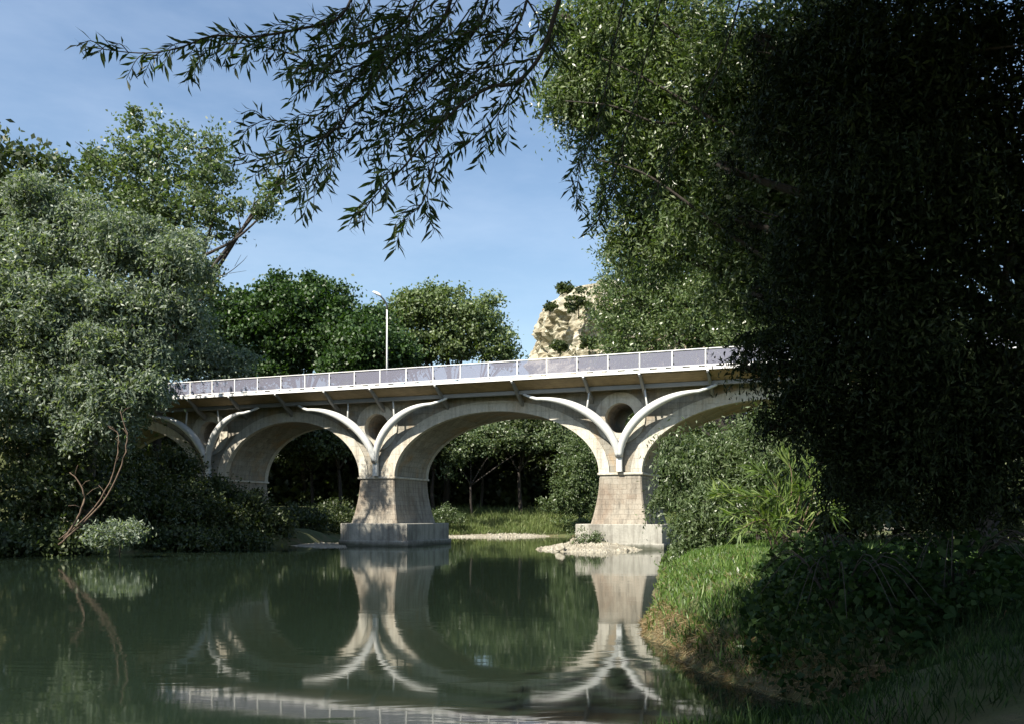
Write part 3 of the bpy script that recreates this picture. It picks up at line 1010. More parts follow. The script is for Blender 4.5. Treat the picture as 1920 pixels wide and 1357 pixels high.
# -- left bank
make_tree('poplar_tree', 'tall olive green poplar with one long branch reaching right over the river, left edge', 'tree', (-30, 77), 15,
          [blob(300, 290, 76, 75, 75), blob(245, 350, 76, 75, 90), blob(170, 340, 77, 55, 70), blob(330, 390, 75, 80, 80), blob(395, 300, 75, 50, 55), blob(400, 410, 74, 60, 38), blob(150, 420, 77, 80, 80), blob(250, 470, 76, 90, 80),
           blob(60, 400, 77, 80, 110), blob(340, 520, 75, 60, 60), blob(480, 388, 73, 34, 22), blob(515, 355, 73, 22, 24), blob(400, 540, 74, 30, 34)],
          27000, (0.36, 0.22), M['poplar'], M['bark_dark'], 0.45, 0.5, 45, core=700, n_extra=2, shell=0.5,
          extra_paths=[(curve_pts([at(340, 520, 75), at(370, 487, 74), at(440, 450, 73.5), at(500, 395, 73), at(535, 350, 73)], 4), 0.17, 0.03),
                       (curve_pts([at(340, 500, 75), at(365, 465, 74), at(420, 437, 74)], 4), 0.10, 0.02),
                       (curve_pts([at(385, 520, 74), at(420, 516, 74), at(450, 495, 74), at(464, 480, 74)], 4), 0.05, 0.01),
                       (curve_pts([at(430, 513, 74), at(462, 508, 74)], 4), 0.02, 0.01), (curve_pts([at(440, 500, 74), at(452, 478, 74)], 4), 0.02, 0.01)])
make_tree('grey_willow', 'big pale grey green willow on the left bank hiding the end of the bridge', 'tree', (-22.4, 48.5), 6,
          [blob(225, 470, 47, 70, 50), blob(330, 500, 47, 60, 55), blob(270, 440, 47.5, 40, 34), blob(170, 560, 46.5, 80, 60), blob(280, 580, 46.5, 70, 55), blob(345, 590, 47, 36, 36), blob(210, 650, 46, 80, 55), blob(280, 660, 46.5, 56, 45),
           blob(120, 640, 47, 80, 70), blob(240, 740, 45.5, 75, 45), blob(160, 730, 46, 70, 60), blob(60, 740, 47, 80, 80), blob(40, 560, 47, 90, 90), blob(90, 470, 47.5, 80, 60), blob(275, 712, 47, 30, 26), blob(225, 785, 45.5, 50, 34), blob(180, 800, 46, 60, 40), blob(160, 415, 48, 60, 40), blob(70, 380, 48, 60, 50), blob(342, 458, 50.6, 34, 22)],  # last tuft added further back to cast shade on the pier shaft
          80000, (0.27, 0.10), M['willow_grey'], M['bark_grey'], 0.4, 0.34, 55, willow=(1500, 0.7, 12), core=6000, core_f=0.7, shell=0.5)
stems = tag(empty('leaning_saplings', at(120, 1020, 44)), 'thin pale curved stems leaning out below the grey willow', 'sapling')
sto = stems.location.copy()
for pts, r0 in (([(110, 1020), (150, 985), (200, 930), (228, 870), (238, 825), (236, 800), (225, 770)], 0.05), ([(112, 1010), (165, 965), (205, 905), (218, 860), (222, 815), (205, 800)], 0.042), ([(120, 1010), (150, 960), (157, 930), (150, 905), (132, 885)], 0.06)):
    cpt = [q + Vector((random.gauss(0, .02), random.gauss(0, .03), random.gauss(0, .015))) for q in curve_pts([at(x, y, 43.4) - sto for x, y in pts], 4)]
    tw_ = [(cpt, r0, r0 * 0.4)]
    for k in range(5, len(cpt) - 1, 3):
        e = cpt[k] + Vector((random.uniform(-.7, .7), random.uniform(-.4, .4), random.uniform(.1, .7)))
        tw_.append(([cpt[k], cpt[k].lerp(e, .5) + Vector((0, 0, .08)), e], r0 * 0.3, 0.008))
    link('stem', tubes_mesh('stem', tw_), M['bark_pale'], stems)
make_tree('river_bush', 'small pale green bush overhanging the water at the far left bank', 'bush', (-18.8, 43.6), 0.8,
          [blob(215, 1000, 43, 40, 24), blob(185, 1010, 43, 18, 12), blob(245, 1005, 43, 20, 14)], 2200, (0.24, 0.07), M['willow_grey'], M['bark_dark'], 0.04, 0.2, 30)
for px, py, Y, rx, ry, lab in [(60, 950, 50, 110, 75, 'dark shrub at the left edge of the bank'), (170, 920, 50, 90, 80, 'dark shrub behind the pale leaning stems'), (270, 945, 54, 80, 60, 'dark shrub to the right of the pale leaning stems'),
                          (340, 950, 57, 70, 50, 'dark shrub below the leftmost curved strut'), (400, 970, 60, 60, 45, 'low dark shrub at the foot of the leftmost pier'), (455, 960, 61.5, 55, 50, 'dark shrub at the left foot of the left arch'),
                          (330, 880, 60, 30, 40, 'small dark shrub climbing beside the leftmost pier'), (500, 985, 64, 40, 25, 'low dark shrub by the water under the left arch'), (60, 830, 52, 90, 80, 'tall dark shrub beneath the grey willow at the left edge'),
                          (200, 860, 54, 70, 60, 'tall dark shrub beneath the grey willow beside the bridge'), (560, 975, 75, 50, 30, 'low shrub in shade seen through the left arch'), (620, 975, 79, 50, 28, 'low shrub in shade left of the left central pier'),
                          (395, 925, 61.5, 34, 26, 'dark shrub in front of the leftmost pier, below the strut shoe'), (20, 1015, 45, 70, 32, 'low dark shrub hanging to the water at the left edge'), (110, 1020, 45.5, 60, 26, 'low dark shrub at the water below the leaning stems'),
                          (120, 900, 48, 90, 70, 'dark shrub hiding the trunk of the grey willow'), (330, 1010, 52, 70, 24, 'low dark shrub along the water on the left bank'), (430, 1012, 57, 60, 20, 'low dark shrub along the water left of the spit')]:
    b0 = blob(px, py, Y, rx, ry)
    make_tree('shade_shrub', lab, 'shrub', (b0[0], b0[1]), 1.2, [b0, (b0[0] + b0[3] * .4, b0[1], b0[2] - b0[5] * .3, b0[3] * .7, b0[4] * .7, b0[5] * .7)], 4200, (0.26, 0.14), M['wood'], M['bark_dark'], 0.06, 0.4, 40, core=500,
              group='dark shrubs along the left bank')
make_tree('bank_tree', 'leafy tree added at the left edge beside the grey willow to shade the bank', 'tree', (-33, 48), 6,
          [(-33, 48, 15, 5.5, 5, 5), (-31, 51, 20, 4.5, 4, 4), (-36, 46, 11, 5, 4.5, 4.5), (-32, 55, 12, 4.5, 4, 5), (-31, 43, 8, 4, 4, 4), (-31, 39, 9.5, 4.2, 4.0, 3.6), (-34, 36, 10.5, 4, 4, 3.5)], 24000, (0.42, 0.28), M['wood'], M['bark_dark'], 0.45, 0.8, 50, core=7000)  # crown extended out of view, added to throw shade on the left bank
make_tree('bank_tree', 'dark tree added between the grey willow and the left end of the bridge to shade the pier', 'tree', (-28, 59), 6,
          [(-27, 59.5, 10.5, 3.6, 3.2, 3.0), (-30, 57, 12.5, 4.0, 4, 3.5), (-29.5, 60, 8, 3, 2.4, 2.6), (-33, 60, 14, 4.5, 4, 5)], 16000, (0.42, 0.28), M['wood'], M['bark_dark'], 0.4, 0.8, 50, core=3000)  # added and shaped to keep the leftmost pier in shade
make_tree('bank_tree', 'grey green tree behind the railing at the left end of the bridge', 'tree', (-27, 80), 6,
          [blob(360, 670, 80, 60, 50), blob(300, 640, 80, 60, 60), blob(420, 690, 80, 50, 36), blob(240, 660, 80, 70, 70), blob(350, 600, 80, 40, 40)], 22000, (0.34, 0.17), M['willow_grey'], M['bark_dark'], 0.3, 0.55, 50, core=1800)

# -- right bank
make_tree('river_willow', 'tall willow on the right bank with sunlit leaves beside the sky', 'tree', (11.0, 21.5), 4.5,
          [blob(1120, 120, 20, 95, 95), blob(1085, 60, 20, 60, 60), blob(1220, 40, 20, 130, 120), blob(1190, 230, 20, 130, 110), blob(1330, 190, 19.5, 150, 150), blob(1240, 350, 20.5, 120, 100), blob(1380, 360, 19, 140, 130),
           blob(1215, 450, 21, 90, 80), blob(1480, 120, 18.5, 170, 170), blob(1500, 330, 18.5, 150, 170), blob(1450, 520, 19, 110, 110), blob(1640, 250, 18, 180, 220), blob(1110, 200, 20, 70, 60)],
          105000, (0.13, 0.042), M['willow_lit'], M['bark_dark'], 0.3, 0.22, 45, willow=(2200, 0.5, 12), core=9000, core_f=0.75,
          extra_paths=[(curve_pts([at(x, y, Y) for x, y in pts], 5), a_, 0.012) for pts, Y, a_ in (
              ([(1600, 640), (1480, 520), (1340, 420), (1215, 330), (1120, 300)], 18.3, 0.06), ([(1600, 420), (1400, 270), (1250, 170), (1130, 110)], 18.4, 0.06),
              ([(1420, 260), (1330, 130), (1240, 40)], 18.5, 0.05), ([(1330, 230), (1230, 230), (1150, 200), (1060, 190)], 18.6, 0.03))])
make_tree('river_shrub', 'drooping grey green willow shrub over the water in front of the right arch', 'shrub', (8.4, 31), 2.0,
          [blob(1290, 870, 31, 55, 70), blob(1375, 845, 32, 60, 48), blob(1295, 985, 29, 44, 52), blob(1400, 880, 31, 80, 90), blob(1360, 960, 29, 60, 60), blob(1470, 860, 30, 80, 110), blob(1265, 930, 31, 34, 50), blob(1560, 850, 29, 90, 130), blob(1290, 1030, 28.5, 34, 26)],
          24000, (0.17, 0.05), M['shrub'], M['bark_dark'], 0.1, 0.28, 50, willow=(1500, 0.9, 12), core=3000, core_f=0.6, shell=0.45)
make_tree('shading_willow', 'dark willow filling the right edge, its leaves coloured darker for deep shade', 'tree', (6.6, 10.5), 3.6,
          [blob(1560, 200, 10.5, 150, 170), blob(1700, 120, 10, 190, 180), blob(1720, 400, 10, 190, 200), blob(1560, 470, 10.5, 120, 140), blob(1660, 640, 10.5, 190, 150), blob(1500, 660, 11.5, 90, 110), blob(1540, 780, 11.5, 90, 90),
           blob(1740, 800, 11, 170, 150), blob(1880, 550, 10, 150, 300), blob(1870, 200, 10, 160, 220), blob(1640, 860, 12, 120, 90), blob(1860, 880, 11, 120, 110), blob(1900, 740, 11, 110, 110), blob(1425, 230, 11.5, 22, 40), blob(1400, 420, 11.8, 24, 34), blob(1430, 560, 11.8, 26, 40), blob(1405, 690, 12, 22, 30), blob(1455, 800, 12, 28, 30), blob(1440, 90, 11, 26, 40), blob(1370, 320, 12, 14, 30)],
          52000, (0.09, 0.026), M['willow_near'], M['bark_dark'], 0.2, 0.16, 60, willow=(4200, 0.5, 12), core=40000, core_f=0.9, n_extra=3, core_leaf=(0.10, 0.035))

for px, py, Y, rx, ry, lab in [(1560, 930, 26, 90, 90, 'dark shrub behind the canes on the right bank'), (1690, 920, 28, 110, 100, 'dark shrub at the right edge behind the lit strip of grass'), (1830, 930, 27, 110, 110, 'rightmost dark shrub of the right bank'),
                               (1620, 800, 34, 120, 120, 'tall dark shrub in front of the far right pier'), (1790, 790, 33, 130, 140, 'tall dark shrub at the right edge')]:
    b0 = blob(px, py, Y, rx, ry)
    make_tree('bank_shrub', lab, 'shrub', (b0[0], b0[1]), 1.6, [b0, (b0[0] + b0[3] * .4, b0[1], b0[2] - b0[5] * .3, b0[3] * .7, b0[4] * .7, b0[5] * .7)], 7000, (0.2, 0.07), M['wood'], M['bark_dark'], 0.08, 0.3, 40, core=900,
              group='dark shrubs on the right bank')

# canes
def cane_clump():
    base = Vector((4.75, 16.5, 0))
    base.z = gz(base.x, base.y)
    t = tag(empty('cane_clump', base), 'clump of arching canes with long spiky leaves on the grassy right bank', 'reeds')
    P, D, L, W, stems_ = [], [], [], [], []
    ends = [((1345, 925), 16.2), ((1370, 965), 16.0), ((1420, 880), 16.4), ((1475, 860), 16.6), ((1520, 870), 16.8), ((1400, 930), 16), ((1450, 930), 16.2), ((1500, 920), 16.5), ((1540, 905), 16.7), ((1390, 990), 15.8), ((1460, 980), 16), ((1560, 960), 16.5)]
    for (e, Y) in ends:
        end = at(e[0], e[1], Y) - base
        b0 = Vector((random.uniform(-.15, .35), random.uniform(-.2, .2), 0))
        mid = b0.lerp(end, 0.55) + Vector((0.12, 0, 0.45))
        c = curve_pts([b0, mid, end], 8)
        stems_.append((c, 0.018, 0.005))
        for i in range(5, len(c)):
            for s in range(6):
                d = (c[i] - c[i - 1]).normalized()
                dd = (d + Vector((random.gauss(0, .6), random.gauss(0, .6), random.gauss(0.1, .5)))).normalized()
                ln = random.uniform(0.25, 0.5)
                p0 = c[i] + dd * ln * 0.5
                P.append(p0); D.append(dd); L.append(ln); W.append(random.uniform(0.022, 0.038))
    link('stem', tubes_mesh('stem', stems_, 5), M['bark_pale'], t)
    leaves_obj('leaves', np.array([tuple(p) for p in P]), np.array([tuple(p) for p in D]), np.array(L), np.array(W), M['cane'], t)
cane_clump()

# -- willow overhead: trunk on the near bank, long branches hanging into the top of the picture
def overhead():
    base = Vector((5.4, 1.6, gz(5.4, 1.6) - 0.1))
    t = tag(empty('overhanging_willow', base), 'willow beside the viewer whose dark leafy branches hang across the top of the sky', 'tree')
    W_ = lambda pts, Y0, Y1: [at(x, y, Y0 + (Y1 - Y0) * i / (len(pts) - 1)) - base for i, (x, y) in enumerate(pts)]
    fork = Vector((4.2, 2.6, 7.2)) - base
    paths = [(curve_pts([(0, 0, 0), (-0.3, 0.3, 3), fork], 5), 0.32, 0.2)]
    lists = [
        ([(1060, -40), (1035, 45), (1018, 95), (995, 130), (965, 157), (925, 162), (880, 185), (845, 215), (800, 260), (760, 310), (720, 350), (690, 385), (672, 418)], 6.4, 6.0, 0.026),
        ([(968, 158), (950, 190), (925, 225), (900, 250), (870, 275), (838, 295), (800, 325)], 6.35, 6.2, 0.010),
        ([(830, 235), (815, 300), (803, 350), (790, 385), (765, 405), (738, 428)], 6.2, 6.0, 0.008),
        ([(860, -60), (830, 40), (770, 85), (720, 135), (690, 175), (655, 205), (640, 235), (600, 260), (550, 280), (490, 300), (430, 312)], 7.0, 6.4, 0.022),
        ([(720, 105), (640, 135), (600, 135), (555, 105), (490, 88), (440, 82), (390, 95), (345, 145)], 6.9, 6.5, 0.010),
        ([(680, -60), (640, 30), (560, 55), (470, 70), (400, 68), (330, 92), (260, 100), (160, 88)], 6.6, 6.0, 0.016),
        ([(690, 130), (650, 165), (610, 205), (560, 235), (500, 225), (455, 250)], 6.8, 6.6, 0.009),
        ([(640, 225), (600, 270), (560, 320), (520, 350)], 6.6, 6.5, 0.008),
        ([(640, 235), (615, 300), (592, 345), (588, 400)], 6.5, 6.4, 0.007),
        ([(930, -60), (900, 40), (860, 95), (800, 135), (755, 185), (720, 240), (690, 290)], 7.2, 6.8, 0.018),
        ([(1000, -50), (975, 40), (930, 95), (885, 145), (845, 190), (815, 240), (775, 270)], 6.8, 6.6, 0.016),
        ([(800, -50), (760, 40), (700, 75), (650, 88), (600, 100), (560, 150)], 6.3, 6.1, 0.014),
        ([(880, 180), (830, 190), (780, 220), (740, 260), (700, 330)], 6.6, 6.4, 0.009),
        ([(830, 110), (790, 160), (750, 200), (690, 230), (640, 280), (560, 300), (480, 330)], 6.9, 6.6, 0.010),
        ([(960, -40), (1010, 40), (985, 75), (930, 60), (880, 80)], 6.9, 6.8, 0.012),
        ([(1180, -40), (1150, 90), (1130, 190), (1105, 270), (1085, 330), (1080, 385)], 8.0, 7.6, 0.010),
        ([(1250, -40), (1210, 110), (1180, 230), (1150, 330), (1125, 400), (1115, 440)], 8.4, 8.0, 0.010),
        ([(1400, -40), (1350, 120), (1290, 240), (1240, 330), (1220, 400)], 8.4, 8.0, 0.012),
        ([(880, 20), (840, 70), (790, 95), (740, 110), (680, 160)], 6.7, 6.6, 0.008),
        ([(1010, 110), (950, 120), (900, 130), (850, 160), (800, 200), (770, 250)], 6.5, 6.4, 0.008),
    ]
    for k in range(8):
        x0 = 690 + 38 * k + random.uniform(-15, 15)
        y0_ = random.uniform(-60, -20)
        pl = [(x0, y0_)]
        for j in range(4):
            x0 -= random.uniform(18, 46)
            y0_ += random.uniform(30, 62)
            pl.append((x0, y0_))
        yy = random.uniform(6.2, 7.4)
        lists.append((pl, yy, yy - 0.3, 0.009))
    LP, LD, LS = [], [], []
    def leafy(c, step, s0=0.0, size=1.0):
        acc, side = 0.0, 1
        for i in range(1, len(c)):
            seg = (c[i] - c[i - 1]); ln = seg.length
            if i / len(c) < s0 or ln < 1e-6: continue
            d = seg.normalized()
            acc += ln
            while acc > step:
                acc -= step
                side = -side
                h = Vector((d.z, random.uniform(-.7, .7), -d.x)) * side
                dd = (d * 0.75 + h.normalized() * 0.75 + Vector((0, 0, -0.25)) + Vector((random.gauss(0, .2), random.gauss(0, .25), random.gauss(0, .2)))).normalized()
                L_ = size * random.uniform(0.075, 0.13)
                LP.append(c[i - 1].lerp(c[i], random.random()) + dd * L_ * 0.5); LD.append(dd); LS.append(L_)
    for pts, Y0, Y1, r in lists:
        c = curve_pts(W_(pts, Y0, Y1), 5)
        paths.append((c, r * 0.72, 0.0025))
        leafy(c, 0.035, 0.35)
        acc = 0
        for i in range(3, len(c) - 2):
            acc += (c[i] - c[i - 1]).length
            if acc > 0.062:
                acc = 0
                d = (c[i] - c[i - 1]).normalized()
                sgn = random.choice((-1, 1))
                h = Vector((d.z, 0, -d.x)) * sgn
                e = c[i] + (d * random.uniform(.6, 1.1) + h * random.uniform(.25, .8) + Vector((-0.25, random.uniform(-.5, .5), -0.35))).normalized() * random.uniform(0.14, 0.34) * (1 - 0.45 * i / len(c))
                m = c[i].lerp(e, .5) + Vector((0, 0, .03))
                tw = curve_pts([c[i], m, e + Vector((0, 0, -0.03))], 5)
                paths.append((tw, 0.004, 0.0015))
                leafy(tw, 0.017, 0.1)
    # links from the limbs above the frame back to the fork
    for pts, Y0, Y1, r in lists:
        if pts[0][1] < 0:
            s = at(pts[0][0], pts[0][1], Y0) - base
            up = s + Vector((1.0, -0.6, 0.9))
            paths.append((curve_pts([fork, fork.lerp(up, .5) + Vector((0, 0, .6)), up, s], 5), 0.09, r))
    br = link('branch', tubes_mesh('branch', paths, 6), M['bark_dark'], t)
    LP = np.array([tuple(p) for p in LP]); LD = np.array([tuple(p) for p in LD]); LS = np.array(LS)
    # unseen crown overhead, masses added ahead and behind to shade the right side
    blobs = [(-1.5, 0.5, 11.5, 3.6, 3.4, 2.2), (2.5, 1.0, 11.0, 4.0, 3.6, 2.4), (5.5, 4.0, 10.5, 4.0, 3.6, 2.6), (-4.5, 1.5, 12.0, 3.2, 3.2, 2.0), (1.0, -3.5, 10.5, 3.6, 3.4, 2.6), (8.5, 3.5, 10.0, 3.6, 3.6, 3.0), (3.5, 5.0, 12.5, 3.5, 3.0, 2.0), (5.5, -1.5, 9.0, 3.6, 3.4, 3.0), (-4.5, -3.0, 11.5, 3.2, 3.0, 2.4),
             (4.8, 11.0, 12.8, 3.0, 3.0, 2.2), (8.0, 12.0, 13.2, 3.2, 3.0, 2.4), (2.6, 14.2, 14.4, 2.4, 2.6, 1.6), (5.8, 14.8, 14.2, 3.0, 2.6, 1.8), (9.5, 15.0, 14.0, 3.0, 2.6, 2.0),
             (1.5, 7.0, 10.6, 3.0, 2.4, 1.8), (4.6, 8.2, 11.2, 3.0, 2.4, 1.9), (7.6, 8.4, 11.2, 3.0, 2.6, 2.0), (-1.2, 5.2, 10.8, 2.8, 2.4, 1.8), (0.8, 12.8, 14.4, 1.8, 1.8, 1.2)]
    rel = [(b[0] - base.x, b[1] - base.y, b[2] - base.z, *b[3:]) for b in blobs]
    link('trunk', tubes_mesh('trunk', limbs_from((0.02, 0, 0), fork, rel, 0.3, 1)), M['bark_dark'], t)
    P, O = crown_points(rel, 110000, 0.5, 60, 0.2)
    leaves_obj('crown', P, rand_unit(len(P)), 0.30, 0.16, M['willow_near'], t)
    # leaves on the hanging branches: the 300 largest in view one by one, the rest together
    wp = LP + np.array(base)
    scr = LS / wp[:, 1]
    vis = (wp[:, 2] - CAMZ) / wp[:, 1] < HOR / FPX
    order = np.argsort(-(scr * vis))
    big, rest = order[:300], order[300:]
    lw = 0.19
    lm = bpy.data.meshes.new('leaf')
    lm.from_pydata([(0, 0, 0), (0.09, 0.3, 0.02), (0.10, 0.55, 0.025), (0, 1, -0.06), (-0.10, 0.55, 0.025), (-0.09, 0.3, 0.02), (0, 0.3, 0), (0, 0.55, 0)], [],
                   [(0, 1, 6), (1, 2, 7, 6), (2, 3, 7), (3, 4, 7), (4, 5, 6, 7), (5, 0, 6)])
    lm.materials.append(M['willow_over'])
    for k in big:
        d = Vector(LD[k]); q = d.to_track_quat('Y', 'Z')
        o_ = bpy.data.objects.new('leaf', lm)
        COL.objects.link(o_)
        o_.parent = br
        o_.location = Vector(LP[k]) - d * LS[k] * .5
        o_.rotation_mode = 'QUATERNION'
        o_.rotation_quaternion = q @ Matrix.Rotation(random.uniform(-1.2, 1.2), 3, 'Y').to_quaternion()
        o_.scale = (LS[k],) * 3
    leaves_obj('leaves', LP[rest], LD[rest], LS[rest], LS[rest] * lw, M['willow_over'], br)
overhead()

# -- grass on the right bank, far bank and near the viewer
def scatter(n, x0, x1, y0, y1, dmin, dmax):
    x = rng.uniform(x0, x1, n); y = rng.uniform(y0, y1, n)
    d = river_sd(x, y) + 0.16 * wob(x, y)
    k = (d > dmin) & (d < dmax)
    x, y = x[k], y[k]
    return np.stack([x, y, ground_z(x, y)], -1), d[k]

def grass(name, label, P, h, w, mat, lean=0.35, down=0.0):
    n = len(P)
    D = unit(np.stack([rng.normal(0, lean, n), rng.normal(0, lean, n), np.full(n, 1.0 - down)], -1))
    L = h * (0.5 + 0.9 * rng.random(n)) * (1 + 0.55 * wob(P[:, 0] * 1.1, P[:, 1] * 1.1)) * np.where(rng.random(n) < 0.04, 1.9, 1.0)
    return tag(leaves_obj(name, P + D * L[:, None] * 0.45, D, L, w, mat, None), label, 'grass', kind='stuff')
P1, d1 = scatter(90000, 1.8, 14, 10, 40, 0.05, 7.0)
grass('bank_grass', 'short green grass on the right river bank', P1, 0.13, 0.014 + 0.0006 * P1[:, 1], M['grass'])
P2, d2 = scatter(120000, -16, 42, 82, 100, 0.5, 12)
grass('meadow_grass', 'pale meadow grass on the far bank behind the arches', P2, 0.55, 0.05, M['grass_far'])
P3, d3 = scatter(26000, 1.6, 4.6, 8.6, 17, -0.06, 0.45)
nd = len(P3)
D3 = unit(np.stack([rng.normal(-0.5, .4, nd), rng.normal(-.2, .4, nd), rng.normal(-0.35, .5, nd)], -1))
tag(leaves_obj('dry_grass', P3 + D3 * 0.05 + np.array([0, 0, 0.03]), D3, 0.10 + 0.14 * rng.random(nd), 0.008, M['dry'], None), 'dry straw and roots hanging over the edge of the right bank', 'dry grass', kind='stuff')
P5, d5 = scatter(2600, 1.9, 7, 9, 26, 0.0, 3.0)
n5 = len(P5)
D5 = unit(np.stack([rng.normal(0, .6, n5), rng.normal(0, .6, n5), 0.3 + rng.random(n5) * 0.6], -1))
tag(leaves_obj('bank_weeds', P5 + D5 * 0.07, D5, 0.08 + 0.12 * rng.random(n5), 0.03 + 0.04 * rng.random(n5), M['shrub'], None), 'broad leaved weeds among the grass of the right bank', 'weeds', kind='stuff')
P6, d6 = scatter(2600, 1.9, 7, 9, 26, 0.0, 2.5)
n6 = len(P6)
D6 = unit(np.stack([rng.normal(0, .5, n6), rng.normal(0, .5, n6), 0.4 + rng.random(n6) * 0.6], -1))
tag(leaves_obj('dead_stems', P6 + D6 * 0.06, D6, 0.10 + 0.2 * rng.random(n6), 0.009, M['dry'], None), 'scattered dead straw stems in the grass of the right bank', 'dry grass', kind='stuff')
P4, d4 = scatter(60000, 0.5, 14, 6, 14, 0.02, 9)
grass('shade_grass', 'grass coloured dark for shade in the lower right corner', P4, 0.14, 0.012, M['bramble'])  # near-black leaf colour carries the shade on this grass

# brambles in the lower right corner
def bramble(label, n_big, n_rest, cx, cyy, rx, ry, hz):
    base = Vector((cx, cyy, gz(cx, cyy)))
    t = tag(empty('bramble', base), label, 'bramble')
    n = n_big + n_rest
    a = rng.uniform(0, 2 * math.pi, n); r_ = np.sqrt(rng.random(n))
    x, y = r_ * rx * np.cos(a), r_ * ry * np.sin(a)
    z = ground_z(x + cx, y + cyy) - base.z + hz * (1 - 0.7 * r_ ** 2) * rng.random(n) ** 0.6 + 0.03
    S = rng.uniform(0.055, 0.12, n)
    lm = bpy.data.meshes.new('leaf')
    lm.from_pydata([(0, 0, 0), (0.34, 0.12, 0.05), (0.42, 0.42, 0.08), (0.24, 0.75, 0.03), (0, 1.05, -0.08), (-0.24, 0.75, 0.03), (-0.42, 0.42, 0.08), (-0.34, 0.12, 0.05), (0, 0.45, 0.0)], [],
                   [(0, 1, 8), (1, 2, 8), (2, 3, 8), (3, 4, 8), (4, 5, 8), (5, 6, 8), (6, 7, 8), (7, 0, 8)])
    lm.materials.append(M['bramble'])
    stems_ = []
    for k in range(22):
        a0 = random.uniform(0, 6.28)
        e = Vector((math.cos(a0) * rx * .9, math.sin(a0) * ry * .9, hz * random.uniform(.1, .5)))
        stems_.append((curve_pts([(0, 0, 0), e * .5 + Vector((0, 0, hz * .8)), e], 5), 0.008, 0.003))
    st = link('stem', tubes_mesh('stem', stems_, 5), M['bark_dark'], t)
    vis = np.argsort((y + cyy) - 2.0 * z)
    for k in vis[:n_big]:
        o_ = bpy.data.objects.new('leaf', lm)
        COL.objects.link(o_)
        o_.parent = t
        o_.location = (x[k], y[k], z[k])
        o_.rotation_euler = (random.gauss(-.3, .5), random.gauss(0, .5), random.uniform(0, 6.28))
        o_.scale = (S[k] * 1.25,) * 3
    kk = vis[n_big:]
    D = rand_unit(len(kk)); D[:, 2] *= 0.5
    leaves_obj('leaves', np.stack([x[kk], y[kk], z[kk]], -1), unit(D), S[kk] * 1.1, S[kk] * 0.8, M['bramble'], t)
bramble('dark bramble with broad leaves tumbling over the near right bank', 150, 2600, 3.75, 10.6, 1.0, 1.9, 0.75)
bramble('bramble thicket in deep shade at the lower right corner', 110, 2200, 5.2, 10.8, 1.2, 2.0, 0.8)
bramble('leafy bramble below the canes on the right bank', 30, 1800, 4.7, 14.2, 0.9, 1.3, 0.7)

# -- gravel bars and stones
def stone_mesh(seed, flat_=0.6):
    bm_ = bmesh.new()
    bmesh.ops.create_icosphere(bm_, subdivisions=2, radius=1.0)
    for v in bm_.verts:
        d = 1 + 0.35 * noise.noise(v.co * 1.3 + Vector((seed, 0, 0))) + 0.12 * noise.noise(v.co * 3 + Vector((0, seed, 0)))
        v.co = Vector((v.co.x * d, v.co.y * d, v.co.z * d * flat_))
    me = bm_mesh('stone', bm_)
    me.materials.append(M['gravel'])
    return me

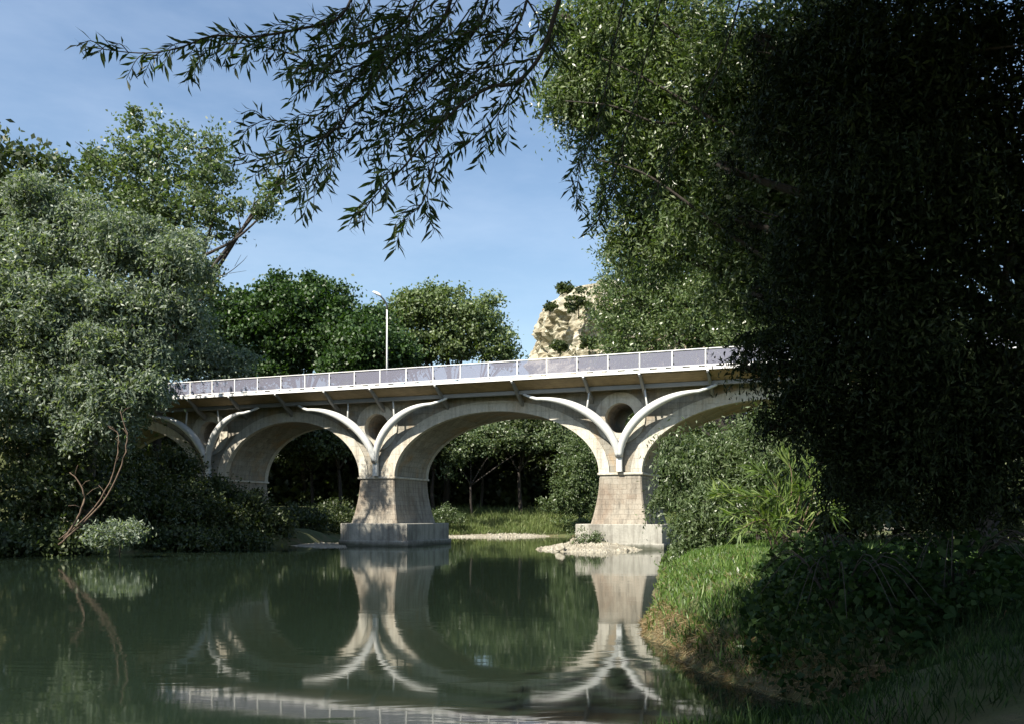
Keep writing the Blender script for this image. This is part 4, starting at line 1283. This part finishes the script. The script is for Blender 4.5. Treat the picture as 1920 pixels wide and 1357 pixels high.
def gravel_bar(label, pts, top, n, size):
    """low shingle bar: a raised sheet with pebbles"""
    c = Vector((sum(p[0] for p in pts) / len(pts), sum(p[1] for p in pts) / len(pts), 0))
    poly = [Vector((p[0], p[1], 0)) - c for p in pts]
    v, f = [], []
    for ringk, zz in ((1.12, -0.35), (1.0, -0.02), (0.8, top * .55), (0.45, top)):
        for p in poly:
            v.append((p.x * ringk, p.y * ringk, zz + random.uniform(-.03, .03)))
    m_ = len(poly)
    for s in range(3):
        for k in range(m_):
            k2 = (k + 1) % m_
            f.append((s * m_ + k, s * m_ + k2, (s + 1) * m_ + k2, (s + 1) * m_ + k))
    f.append(tuple(3 * m_ + k for k in range(m_)))
    V, F = [tuple(q) for q in v], list(f)
    for i in range(n):
        a = random.randrange(m_)
        w = random.random() ** 0.5
        p = poly[a].lerp(poly[(a + 1) % m_], random.random()) * w
        z = -0.02 + top * (1 - max(0, (w - .45) / .55)) if w > .45 else top
        s = size * (0.4 + 1.6 * random.random() ** 2.5)
        b0 = len(V)
        for dx, dy, dz in ((1, 0, 0), (0, 1, 0), (-1, 0, 0), (0, -1, 0), (0, 0, .7), (0, 0, -.5)):
            V.append((p.x + (dx + random.uniform(-.3, .3)) * s, p.y + (dy + random.uniform(-.3, .3)) * s, z + dz * s))
        for q in ((0, 1, 4), (1, 2, 4), (2, 3, 4), (3, 0, 4), (1, 0, 5), (2, 1, 5), (3, 2, 5), (0, 3, 5)):
            F.append(tuple(b0 + k for k in q))
    me = bpy.data.meshes.new('gravel_bar')
    me.from_pydata(V, [], F)
    me.update()
    o_ = link('gravel_bar', me, M['gravel'])
    o_.location = c
    return tag(o_, label, 'gravel bar', kind='stuff')
def on_water(px, py):
    Y = CAMZ * FPX / (py - HOR)
    return ((px - 960) * Y / FPX, Y)
gravel_bar('pale shingle bar in front of the right pier footing', [on_water(*q) for q in ((1005, 1029), (1060, 1034), (1130, 1036), (1200, 1030), (1250, 1026), (1255, 1018), (1180, 1015), (1100, 1018), (1050, 1024))], 0.36, 3600, 0.12)
gravel_bar('thin pale strip of shingle left of the left footing', [on_water(*q) for q in ((545, 1022), (600, 1026), (650, 1026), (652, 1018), (590, 1017))], 0.08, 500, 0.07)
gravel_bar('long pale shingle edge along the far bank', [on_water(*q) for q in ((800, 1006.5), (900, 1006.5), (1000, 1005), (1100, 1003.5), (1180, 1003), (1180, 1000), (1100, 1000.5), (1000, 1001.5), (900, 1003), (800, 1003))], 0.22, 2200, 0.12)
for i, (px, py, s, lab) in enumerate([(1085, 1017, 0.42, 'tilted pale boulder at the left end of the shingle bar'), (1118, 1021, 0.30, 'rounded pale stone below the right pier footing'), (1165, 1019, 0.34, 'flat pale stone in the middle of the shingle bar'),
                                      (1205, 1022, 0.30, 'pale stone near the right end of the shingle bar'), (1228, 1021, 0.26, 'rightmost pale stone of the shingle bar'), (1050, 1027, 0.26, 'low stone at the tip of the shingle bar')]):
    x, y = on_water(px, py + 6)
    o_ = link('boulder', stone_mesh(i * 3.1, 0.55 if i else 0.8))
    o_.location = (x, y, 0.22)
    o_.scale = (s * 1.3, s, s)
    o_.rotation_euler = (0.2 * i, 0.3 if i == 0 else 0.1, i * 1.1)
    tag(o_, lab, 'boulder')
xw, yw = bridge_world(14.5, -1.6, 0)[:2]
make_tree('footing_weeds', 'green weeds growing at the front of the right pier footing', 'weeds', (xw, yw), 0.5, [(xw, yw, 0.75, 0.9, 0.3, 0.45), (xw + .8, yw, 0.6, 0.5, 0.25, 0.35)], 900, (0.16, 0.06), M['shrub'], M['bark_dark'], 0.02, 0.12, 20)
